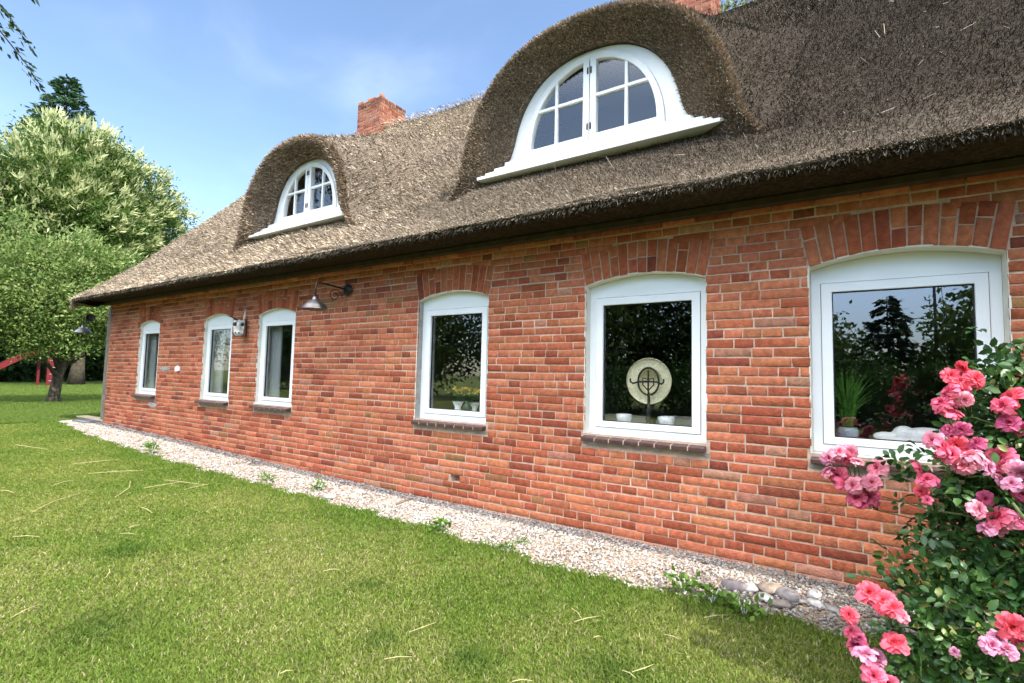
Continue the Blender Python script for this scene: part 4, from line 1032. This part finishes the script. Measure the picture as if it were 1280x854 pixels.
# ------------------------------------------------------------------ things behind the panes
m_cream = mat('cream_leather', (.62, .58, .48), .55, noise=[(6, .92, 1.06, 4)]); m_porc = mat('white_porcelain', (.85, .85, .83), .2, spec=.5)
m_strawhat = mat('straw_weave', (.85, .78, .52), .8, noise=[(60, .8, 1.15, 3)], bump=(150, .5, .003))
yh = .24
hc = at(811, 477, y=yh); hb = at(812, 533, y=yh)
t = empty('hook_stand', (hc[0], yh, hb[2] - .1), 'black wrought iron hook stand behind the fifth window', 'stand')
q = MB(); zb = ZS + .076
q.lathe([(.001, 0), (.09, .002), (.085, .015), (.03, .03), (.02, .05), (.03, .07), (.018, .09), (.015, .12), (.022, .14), (.013, .17), (.012, hc[2] - zb - .1)], (hc[0] + .0, yh, zb), seg=14); q.build('pole', m_iron, t, smooth=True)
q = MB(); pts = [(hc[0] + .095 * math.sin(u) * (1 if True else 0), yh - .012, hc[2] - .005 + .115 * math.cos(u) * (1.0 if math.cos(u) < 0 else 1.12)) for u in np.linspace(0, 2 * math.pi, 28)]; q.tube(pts, .009, 7, cap=False); q.build('ring', m_iron, t, smooth=True)
for sx in (-1, 1):
    q = MB(); q.tube([(hc[0], yh - .014, hc[2] - .0), (hc[0] + sx * .09, yh - .03, hc[2] - .005), (hc[0] + sx * .13, yh - .05, hc[2] - .02), (hc[0] + sx * .15, yh - .055, hc[2] - .005), (hc[0] + sx * .153, yh - .055, hc[2] + .025)], .0085, 7); q.build('hook', m_iron, t, smooth=True)
q = MB(); q.tube([(hc[0], yh - .014, hc[2] + .1), (hc[0], yh - .014, hc[2] - .12)], .008, 6)
for sx in (-1, 1): q.tube([(hc[0], yh - .014, hc[2] - .08), (hc[0] + sx * .05, yh - .014, hc[2] - .03), (hc[0] + sx * .05, yh - .014, hc[2] + .03), (hc[0], yh - .014, hc[2] + .02)], .006, 6)
q.build('scrollwork', m_iron, t, smooth=True)
t = empty('straw_hat', (hc[0], yh + .03, hc[2]), 'round straw hat hung on the black hook stand behind the fifth window', 'hat')
q = MB(); q.lathe([(.205, -.012), (.21, -.006), (.19, .008), (.15, .014), (.115, .012)], (hc[0] - .01, yh + .03, hc[2] + .005), axis='y', seg=40); q.build('brim', m_strawhat, t, smooth=True)
q = MB(); q.lathe([(.115, .012), (.105, .06), (.09, .10), (.05, .115), (.001, .118)], (hc[0] - .01, yh + .03, hc[2] + .005), axis='y', seg=30); q.build('hat_crown', m_strawhat, t, smooth=True)
for i, (pl, pr_, py, lb_) in enumerate(((752, 814, 517, 'cream leather seat back seen low behind the fifth window, left of the iron stand'), (820, 876, 519, 'cream leather seat back seen low behind the fifth window, right of the iron stand'))):
    a = at(pl, py, y=.78); b = at(pr_, py, y=.78); t = empty('armchair', ((a[0] + b[0]) / 2, 1.1, .25), lb_, 'armchair')
    q = MB(); q.box((a[0], .72, .45), (b[0], .90, a[2] - .0)); q.build('backrest', m_cream, t, bevel=.06)
    q = MB(); q.box((a[0] + .02, .91, .42), (b[0] - .02, 1.45, .68)); q.build('seat', m_cream, t, bevel=.05)
    for dx in (a[0] + .06, b[0] - .06):
        for yy in (.78, 1.4): q = MB(); q.tube([(dx, yy, .25), (dx, yy, .5)], .02, 8); q.build('leg', m_iron, t)
for (px, lb_) in ((780, 'white porcelain bowl on the inner sill left of the iron stand'), (833, 'white porcelain bowl on the inner sill right of the iron stand')):
    p = at(px, 530, y=.27); q = MB(); c = (p[0], .27, ZS + .0755)
    q.lathe([(.001, 0), (.045, 0), (.05, .006), (.065, .05), (.075, .10), (.071, .10), (.06, .05), (.045, .012), (.001, .01)], c, seg=24); tag(q.build('bowl', m_porc, None, smooth=True), lb_, 'bowl')
# fourth window: two white pots with yellow flowers
m_yel = mat('yellow_petals', (.62, .42, .03), .7, noise=[(40, .7, 1.2, 3)]); m_pot = mat('dark_green_pot', (.02, .05, .035), .3, spec=.5)
for i, (px, lb_) in enumerate(((572, 'white pot with yellow flowers behind the fourth window, left one'), (592, 'white pot with yellow flowers behind the fourth window, right one'))):
    p = at(px, 522, y=.32); t = empty('flower_pot', (p[0], .32, ZS + .076), lb_, 'flower pot'); c = (p[0], .32, ZS + .0755)
    q = MB(); q.lathe([(.001, 0), (.04, 0), (.045, .02), (.035, .05), (.06, .11), (.075, .125), (.07, .12), (.03, .05), (.001, .04)], c, seg=20); q.build('pot', m_porc, t, smooth=True)
    r = np.random.default_rng(i); n = 60; P = np.array(c) + np.stack([r.normal(0, .045, n), r.normal(0, .04, n), r.uniform(.10, .22, n)], 1)
    V, F = leaf_quads(P, r.normal(size=(n, 3)) + [0, 0, .5], .06, .03, r); npmesh('leaves', V, F, m_leaf, t, col=np.repeat(np.array([[.05, .11, .02]]) * r.uniform(.6, 1.4, (n, 1)), 4, 0))
    n = 50; P = np.array(c) + np.stack([r.normal(0, .05, n), r.normal(0, .04, n), r.uniform(.20, .28, n)], 1)
    V, F = leaf_quads(P, r.normal(size=(n, 3)) + [0, 0, .8], .04, .03, r); npmesh('blossoms', V, F, m_yel, t)
p = at(585, 524, y=.26); q = MB(); q.lathe([(.001, 0), (.035, 0), (.05, .03), (.055, .06), (.03, .10), (.022, .12), (.03, .14), (.02, .13), (.001, .03)], (p[0], .24, ZS + .0755), seg=20); tag(q.build('vase', m_pot, None, smooth=True), 'dark green bulbous vase between the two white pots', 'vase')
# rightmost window: grass plant and white lying figure
p = at(1060, 548, y=.38); t = empty('potted_plant', (p[0], .38, ZS + .076), 'tall green grass plant in a glass pot behind the rightmost window', 'plant'); c = np.array([p[0], .38, ZS + .0755])
q = MB(); q.lathe([(.001, 0), (.05, 0), (.065, .03), (.07, .075), (.06, .10), (.055, .10), (.06, .07), (.05, .02), (.001, .015)], c, seg=22); q.build('pot', mat('grey_glass_pot', (.35, .40, .45), .15, spec=.6), t, smooth=True)
r = np.random.default_rng(77); n = 230; a = r.uniform(0, 6.28, n); sp = np.abs(r.normal(0, .20, n)); h = r.uniform(.22, .48, n)
P0 = c + np.stack([.03 * np.cos(a), .03 * np.sin(a), np.full(n, .08)], 1); D1 = np.stack([np.cos(a) * sp * .4, np.sin(a) * sp * .4, np.ones(n)], 1) * h[:, None]; D2 = np.stack([np.cos(a) * sp * 1.5, np.sin(a) * sp, np.ones(n)], 1) * h[:, None]
D2[:, 1] = np.clip(D2[:, 1], -.14, .3)
W = np.stack([np.full(n, .0035), np.full(n, .0025), np.zeros(n)], 1)
V = np.stack([P0 - W, P0 + W, P0 + D1 * .6 + W, P0 + D1 * .6 - W, P0 + D2], 1).reshape(-1, 3); i5 = np.arange(n)[:, None] * 5
npmesh('blades', V, [i5 + np.array([[0, 1, 2, 3]]), i5 + np.array([[3, 2, 4]])], m_leaf, t, col=np.repeat(np.array([[.10, .26, .035]]) * r.uniform(.5, 1.5, (n, 1)), 5, 0))
a = at(1100, 552, y=.40); b = at(1150, 545, y=.40); zs_ = ZS + .0755
bm = bmesh.new(); me = bpy.data.meshes.new('figure')
q = MB()
def ell(c, r3, seed): V, F = blob(1, seed, 3, .03); q.add(V * np.array(r3) + np.array(c), F)
ell((a[0] + .27, .40, zs_ + .065), (.15, .065, .065), 1); ell((a[0] + .14, .39, zs_ + .075), (.07, .05, .06), 2); ell((a[0] + .04, .38, zs_ + .05), (.085, .035, .035), 3); ell((a[0] + .12, .36, zs_ + .02), (.11, .018, .018), 5); ell((a[0] + .13, .43, zs_ + .085), (.025, .012, .045), 6)
o = q.build('figurine', m_porc, None, smooth=True); rm = o.modifiers.new('merge', 'REMESH'); rm.mode = 'VOXEL'; rm.voxel_size = .008; rm.use_smooth_shade = True
sm_ = o.modifiers.new('soften', 'SMOOTH'); sm_.iterations = 8
bm.free(); bpy.data.meshes.remove(me)
tag(o, 'white porcelain animal figurine lying on the sill behind the rightmost window', 'figurine')
# curtains at the three left windows
m_cur = mat('pale_curtain', (.50, .53, .52), .9, trans=.3)
for i, (xa, xb, d) in enumerate(WIN[:3]):
    q = MB(); n = 24; w_ = .30; V = []
    for j in range(n):
        x = xa + .06 + w_ * j / (n - 1); y = .185 + .02 * math.sin(j * 1.3); V += [(x, y, ZS + .09), (x, y, 2.35)]
    q.add(V, [(2 * j, 2 * j + 2, 2 * j + 3, 2 * j + 1) for j in range(n - 1)])
    tag(q.build('curtain', m_cur, None, smooth=True), 'pale grey curtain drawn to the left side of the ' + ('leftmost', 'second', 'third')[i] + ' window', 'curtain')
p = at(345, 497, y=.34); t = empty('potted_plant', (p[0], .34, ZS + .076), 'small dark potted plant on the sill of the third window', 'plant')
q = MB(); q.lathe([(.001, 0), (.045, 0), (.06, .10), (.055, .10), (.001, .08)], (p[0], .34, ZS + .0755), seg=18); q.build('pot', m_porc, t, smooth=True)
r = np.random.default_rng(5); n = 80; P = np.array([p[0], .36, ZS + .2]) + r.normal(0, .05, (n, 3)) * [1.3, .8, 1.3]; V, F = leaf_quads(P, r.normal(size=(n, 3)) + [0, 0, .6], .08, .03, r); npmesh('leaves', V, F, m_leaf, t, col=np.repeat(np.array([[.05, .10, .03]]) * r.uniform(.6, 1.4, (n, 1)), 4, 0))

# ------------------------------------------------------------------ climbing rose
rose = empty('rose_bush', (.9, -1.3, 0), 'large rose bush with clusters of pink blooms in front of the rightmost window', 'rose bush')
m_petal = mat('rose_petal', attr=True, rough=.6, spec=.2, trans=.28, noise=[(25, .85, 1.12, 4)])
m_stem = mat('rose_stem', (.10, .13, .04), .7, noise=[(20, .7, 1.3, 4)])
def flower_mesh(name, seed, inner, outer, openness):
    """a full rose: whorls of cupped, wavy petals round a dense heart"""
    r = np.random.default_rng(seed); Vs, Fs, Cs = [], [], []; n0 = 0
    whorls = [(5, .20, .26, .10), (6, .32, .36, .38), (8, .46, .46, .68), (9, .64, .54, .92), (10, .82, .60, 1.15), (11, 1.0, .62, 1.38)]
    for wi, (k, rad, wid, tilt) in enumerate(whorls):
        for j in range(k):
            a = 2 * math.pi * (j + .5 * (wi % 2)) / k + r.normal(0, .14); ti = tilt * openness + r.normal(0, .12); s = r.uniform(.85, 1.15)
            nu, nv = 5, 5; g = np.zeros((nu, nv, 3)); cc = np.zeros((nu, nv, 3)); ph = r.uniform(0, 6)
            for u in range(nu):
                for v in range(nv):
                    U = u / (nu - 1); Vv = v / (nv - 1) - .5
                    wdt = wid * s * (math.sin(math.pi * (.12 + .72 * U)) ** .7)
                    L = (.28 + .62 * rad) * s; bend = ti * U + .55 * U * U * (ti - .4)
                    rr = .05 + L * (math.sin(bend) * U if ti > .2 else .15 * U); zz = L * math.cos(bend * .85) * U - .10 * (wi > 2)
                    cup = -.35 * wdt * (2 * Vv) ** 2 * .5
                    rr2 = rr + cup * math.cos(bend); zz2 = zz - cup * math.sin(bend) + .035 * math.sin(9 * Vv + ph) * U
                    tx = wdt * Vv
                    g[u, v] = (rr2 * math.cos(a) - tx * math.sin(a), rr2 * math.sin(a) + tx * math.cos(a), zz2 - .30)
                    t = min(1, .17 * wi * .8 + .50 * U * U + .15 * abs(Vv)); cc[u, v] = np.array(inner) * (1 - t) + np.array(outer) * t
            cc *= r.uniform(.88, 1.1)
            I = np.arange(nu * nv).reshape(nu, nv) + n0
            Fs.append(np.stack([I[:-1, :-1], I[:-1, 1:], I[1:, 1:], I[1:, :-1]], -1).reshape(-1, 4)); Vs.append(g.reshape(-1, 3)); Cs.append(cc.reshape(-1, 3)); n0 += nu * nv
    o = npmesh(name, np.concatenate(Vs), np.concatenate(Fs), m_petal, None, col=np.concatenate(Cs), smooth=True)
    return o
kinds = {}
for kn, inner, outer in (('c', (.72, .045, .06), (.80, .12, .17)), ('p', (.68, .04, .11), (.78, .16, .25)), ('l', (.72, .10, .18), (.83, .33, .41)), ('d', (.52, .04, .12), (.60, .12, .24)), ('m', (.55, .09, .19), (.66, .28, .40))):
    kinds[kn] = [flower_mesh('flower', 10 * len(kinds) + q, inner, outer, (1.0, 1.12, .9)[q]) for q in range(3)]
FL = [(1202, 460, 10, 'c'), (1189, 469, 12, 'c'), (1221, 473, 13, 'c'), (1184, 488, 12, 'p'), (1202, 486, 13, 'p'), (1175, 502, 12, 'p'), (1206, 500, 11, 'l'), (1188, 514, 14, 'p'), (1195, 477, 11, 'c'), (1192, 500, 12, 'p'),
      (1260, 499, 19, 'c'), (1252, 506, 13, 'p'), (1188, 537, 10, 'd'), (1202, 537, 11, 'd'), (1165, 550, 13, 'l'), (1180, 559, 14, 'p'), (1196, 557, 14, 'c'), (1211, 567, 14, 'l'), (1203, 581, 14, 'l'), (1190, 568, 13, 'p'), (1220, 553, 11, 'd'), (1174, 566, 11, 'p'), (1218, 578, 9, 'l'),
      (1247, 572, 18, 'p'), (1237, 585, 11, 'm'), (1255, 583, 12, 'p'), (1261, 528, 13, 'd'), (1277, 536, 11, 'd'), (1268, 585, 12, 'l'), (1277, 592, 14, 'm'), (1264, 604, 11, 'm'), (1252, 599, 9, 'm'), (1278, 618, 14, 'd'), (1232, 624, 11, 'd'),
      (1224, 636, 13, 'l'), (1244, 645, 18, 'p'), (1259, 651, 14, 'l'), (1233, 658, 12, 'm'), (1248, 660, 11, 'l'), (1276, 650, 12, 'd'),
      (1036, 573, 10, 'm'), (1049, 564, 12, 'l'), (1063, 566, 12, 'l'), (1072, 576, 10, 'l'), (1033, 588, 10, 'l'), (1046, 595, 13, 'p'), (1065, 607, 12, 'l'), (1090, 603, 12, 'l'), (1095, 584, 14, 'l'), (1069, 621, 13, 'p'), (1085, 620, 14, 'p'), (1056, 574, 11, 'p'), (1056, 604, 11, 'p'), (1078, 611, 11, 'l'), (1077, 628, 9, 'p'),
      (1149, 586, 13, 'p'), (1159, 598, 13, 'p'), (1166, 602, 8, 'd'), (1152, 615, 9, 'c'), (1159, 625, 6, 'p'),
      (1086, 740, 16, 'c'), (1104, 752, 17, 'c'), (1116, 758, 13, 'c'), (1129, 769, 11, 'l'), (1094, 749, 12, 'c'), (1061, 769, 11, 'c'), (1063, 788, 10, 'p'), (1069, 804, 13, 'p'), (1081, 816, 14, 'm'), (1097, 822, 13, 'm'), (1118, 802, 16, 'c'), (1112, 806, 10, 'p'), (1092, 845, 14, 'p'), (1110, 853, 11, 'p'), (1073, 796, 9, 'd'), (1088, 825, 10, 'p'),
      (1266, 784, 18, 'c'), (1276, 796, 16, 'c'), (1241, 806, 14, 'm'), (1257, 810, 14, 'm'), (1249, 798, 11, 'm'), (1193, 815, 6, 'm')]
def rose_depth(px, py):
    if px < 1110 and py < 650: return -1.15
    if py > 720 and px < 1150: return -1.75
    if py > 720: return -1.85
    return -1.55
rr_ = np.random.default_rng(55)
used = set(); FP = []
for i, (px, py, rad, k) in enumerate(FL):
    y = rose_depth(px, py) + rr_.uniform(-.07, .07); p = at(px, py, y=y); dist = np.linalg.norm(p - CAM); R0 = rad / 640 * ((p - CAM) @ RM[:, 2]) * 1.03
    vi = int(rr_.integers(0, 3)); src = kinds[k][vi]
    if (k, vi) in used: o = src.copy(); C.objects.link(o)
    else: o = src; used.add((k, vi))
    o.parent = rose; o.location = [float(v) for v in (p - wloc(rose))]; o.scale = (float(R0),) * 3
    to = unit(CAM - p) * .75 + np.array([0, 0, .35]) + rr_.normal(0, .38, 3); o.rotation_euler = Vector(to).to_track_quat('Z', 'Y').to_euler()
    FP.append((p, R0))
for k in kinds:
    for vi in range(3):
        if (k, vi) not in used: bpy.data.objects.remove(kinds[k][vi])
for o in rose.children:
    if o.data in [kinds_ for kinds_ in ()]: pass
# canes
root = np.array([.95, -1.35, 0]); q = MB()
cane_ends = []
for j in range(9):
    a = rr_.uniform(-.25, .25, 2); s = root + np.array([a[0], a[1], -.03]); e = root + np.array([rr_.uniform(-.5, .6), rr_.uniform(-.5, .35), rr_.uniform(.9, 1.6)]) if j < 6 else root + np.array([rr_.uniform(.2, .45), rr_.uniform(-.2, .2), rr_.uniform(2.2, 2.7)])
    mid = (s + e) / 2 + np.array([rr_.uniform(-.1, .1), rr_.uniform(-.1, .1), .25]); q.tube([s, s * .6 + mid * .4 + [0, 0, .1], mid, e], [.014, .012, .010, .005], 7); cane_ends += [mid, e, (s + mid) / 2]
q.build('canes', m_stem, rose, smooth=True)
groups = []
for (p, R0) in FP:                                      # one cane per cluster, short stalks to its blooms
    for g in groups:
        if np.linalg.norm(g[0] - p) < .17: g.append(p); break
    else: groups.append([p])
for g in groups:
    cen = np.mean(g, 0); back = cen + np.array([.05, .16, -.13])
    far = cen + np.array([min(.5, max(.08, .85 - cen[0]) * .55), .25, -.16 + rr_.uniform(-.1, .1)])
    q = MB(); q.tube([far, (far + back) / 2 + rr_.normal(0, .03, 3), back], [.005, .004, .0032], 6)
    for p in g: q.tube([back, (p + back) / 2 + rr_.normal(0, .012, 3), p + np.array([0, .01, -.01])], [.003, .0024, .002], 5)
    q.build('flower_stem', m_stem, rose, smooth=True)
# leaves: pinnate sprays
def leaflets(n, cents, rads, seed, size):
    r = np.random.default_rng(seed); ci = r.choice(len(cents), n, p=(rads ** 2) / (rads ** 2).sum())
    P = cents[ci] + r.normal(size=(n, 3)) * rads[ci][:, None] * np.array([.55, .5, .55]); ax = unit(r.normal(size=(n, 3)) + np.array([-.15, -.5, .1])); nrm = unit(r.normal(size=(n, 3)) * .6 + np.array([-.05, -.45, .75]))
    side = unit(np.cross(ax, nrm)); nrm = np.cross(side, ax)
    Vs, Fs, Cs = [], [], []; n0 = 0
    tone = r.uniform(0, 1, n)
    for (s, t) in ((0, 1.0), (1, .62), (-1, .62), (1, .25), (-1, .25)):
        L = size * r.uniform(.75, 1.25, n)[:, None] * (1.15 if s == 0 else 1.0); base = P + ax * size * 1.9 * t + side * s * size * .12
        d = unit(ax * (1 if s == 0 else .45) + side * s * .9 + nrm * r.normal(0, .15, (n, 1))); w_ = np.cross(nrm, d); cup = nrm * .10
        a_ = [base, base + d * L * .3 + w_ * L * .27 + cup * L, base + d * L * .68 + w_ * L * .25 + cup * L, base + d * L - nrm * L * .08, base + d * L * .68 - w_ * L * .25 + cup * L, base + d * L * .3 - w_ * L * .27 + cup * L, base + d * L * .3, base + d * L * .68 - nrm * L * .02]
        V = np.stack(a_, 1).reshape(-1, 3); i8 = np.arange(n)[:, None] * 8 + n0
        Fs += [i8 + np.array([[0, 1, 6, 6]])[:, [0, 1, 2]] if False else i8 + np.array([[1, 2, 7, 6]]), i8 + np.array([[6, 7, 4, 5]])]
        Fs3.append(i8 + np.array([[0, 1, 6]])); Fs3.append(i8 + np.array([[0, 6, 5]])); Fs3.append(i8 + np.array([[2, 3, 7]])); Fs3.append(i8 + np.array([[7, 3, 4]]))
        c = np.array([[.022, .070, .016]]) * (1 - tone[:, None]) + np.array([[.060, .130, .024]]) * tone[:, None]; c = np.where(r.uniform(0, 1, (n, 1)) < .07, np.array([[.17, .20, .05]]), c)
        Vs.append(V); Cs.append(np.repeat(c, 8, 0)); n0 += 8 * n
    return np.concatenate(Vs), np.concatenate(Fs), np.concatenate(Cs)
LB = [(1262, 452, -1.5, .13, 1), (1275, 475, -1.5, .11, 1), (1250, 520, -1.5, .14, 1), (1232, 520, -1.45, .10, .8), (1215, 525, -1.45, .10, .8), (1270, 555, -1.45, .15, 1), (1240, 610, -1.4, .18, 1.4), (1215, 620, -1.4, .13, 1.2), (1195, 650, -1.35, .14, 1.2), (1260, 690, -1.35, .22, 1.6), (1210, 690, -1.35, .2, 1.6), (1180, 705, -1.45, .12, .9), (1130, 712, -1.55, .09, .5), (1145, 735, -1.6, .10, .7), (1105, 700, -1.55, .05, .25),
      (1250, 750, -1.55, .2, 1.4), (1200, 750, -1.6, .18, 1.3), (1170, 780, -1.65, .16, 1.1), (1150, 820, -1.75, .14, 1), (1200, 830, -1.75, .18, 1.3), (1260, 840, -1.75, .2, 1.4), (1115, 840, -1.8, .10, .6), (1165, 850, -1.8, .13, 1), (1135, 605, -1.3, .05, .2), (1115, 580, -1.2, .05, .15), (1075, 600, -1.15, .05, .2), (1175, 615, -1.3, .08, .5), (1225, 640, -1.3, .16, 1.2), (1275, 620, -1.4, .16, 1.2), (1290, 520, -1.45, .2, 1.2), (1310, 600, -1.4, .28, 2), (1330, 700, -1.4, .3, 2.2), (1320, 800, -1.6, .3, 2), (1300, 460, -1.5, .16, 1), (1340, 500, -1.3, .25, 1.5)]
cents = np.array([at(a, b, y=c) for a, b, c, d, e in LB] + [np.array(v, float) for v in ((1.1, -1.1, .5), (1.15, -1.3, .9), (1.3, -1.0, 1.2), (.95, -1.15, .45), (1.2, -1.3, 1.6), (1.1, -.95, .8), (1.5, -1.2, .7), (1.05, -.8, 1.3), (1.15, -1.25, 2.0), (1.25, -1.45, 2.4), (1.3, -1.15, 1.75), (1.2, -1.6, 1.6), (1.35, -1.3, 2.7))]); rads = np.array([d * math.sqrt(e) for a, b, c, d, e in LB] + [.38] * 8 + [.34] * 5)
Fs3 = []
V, F4, col = leaflets(3900, cents + np.array([.02, .20, -.03]), rads * .82, 66, .040)
m_rleaf = mat('rose_leaf', attr=True, rough=.42, spec=.4, trans=.22)
npmesh('foliage', V, [F4, np.concatenate(Fs3)], m_rleaf, rose, col=col)
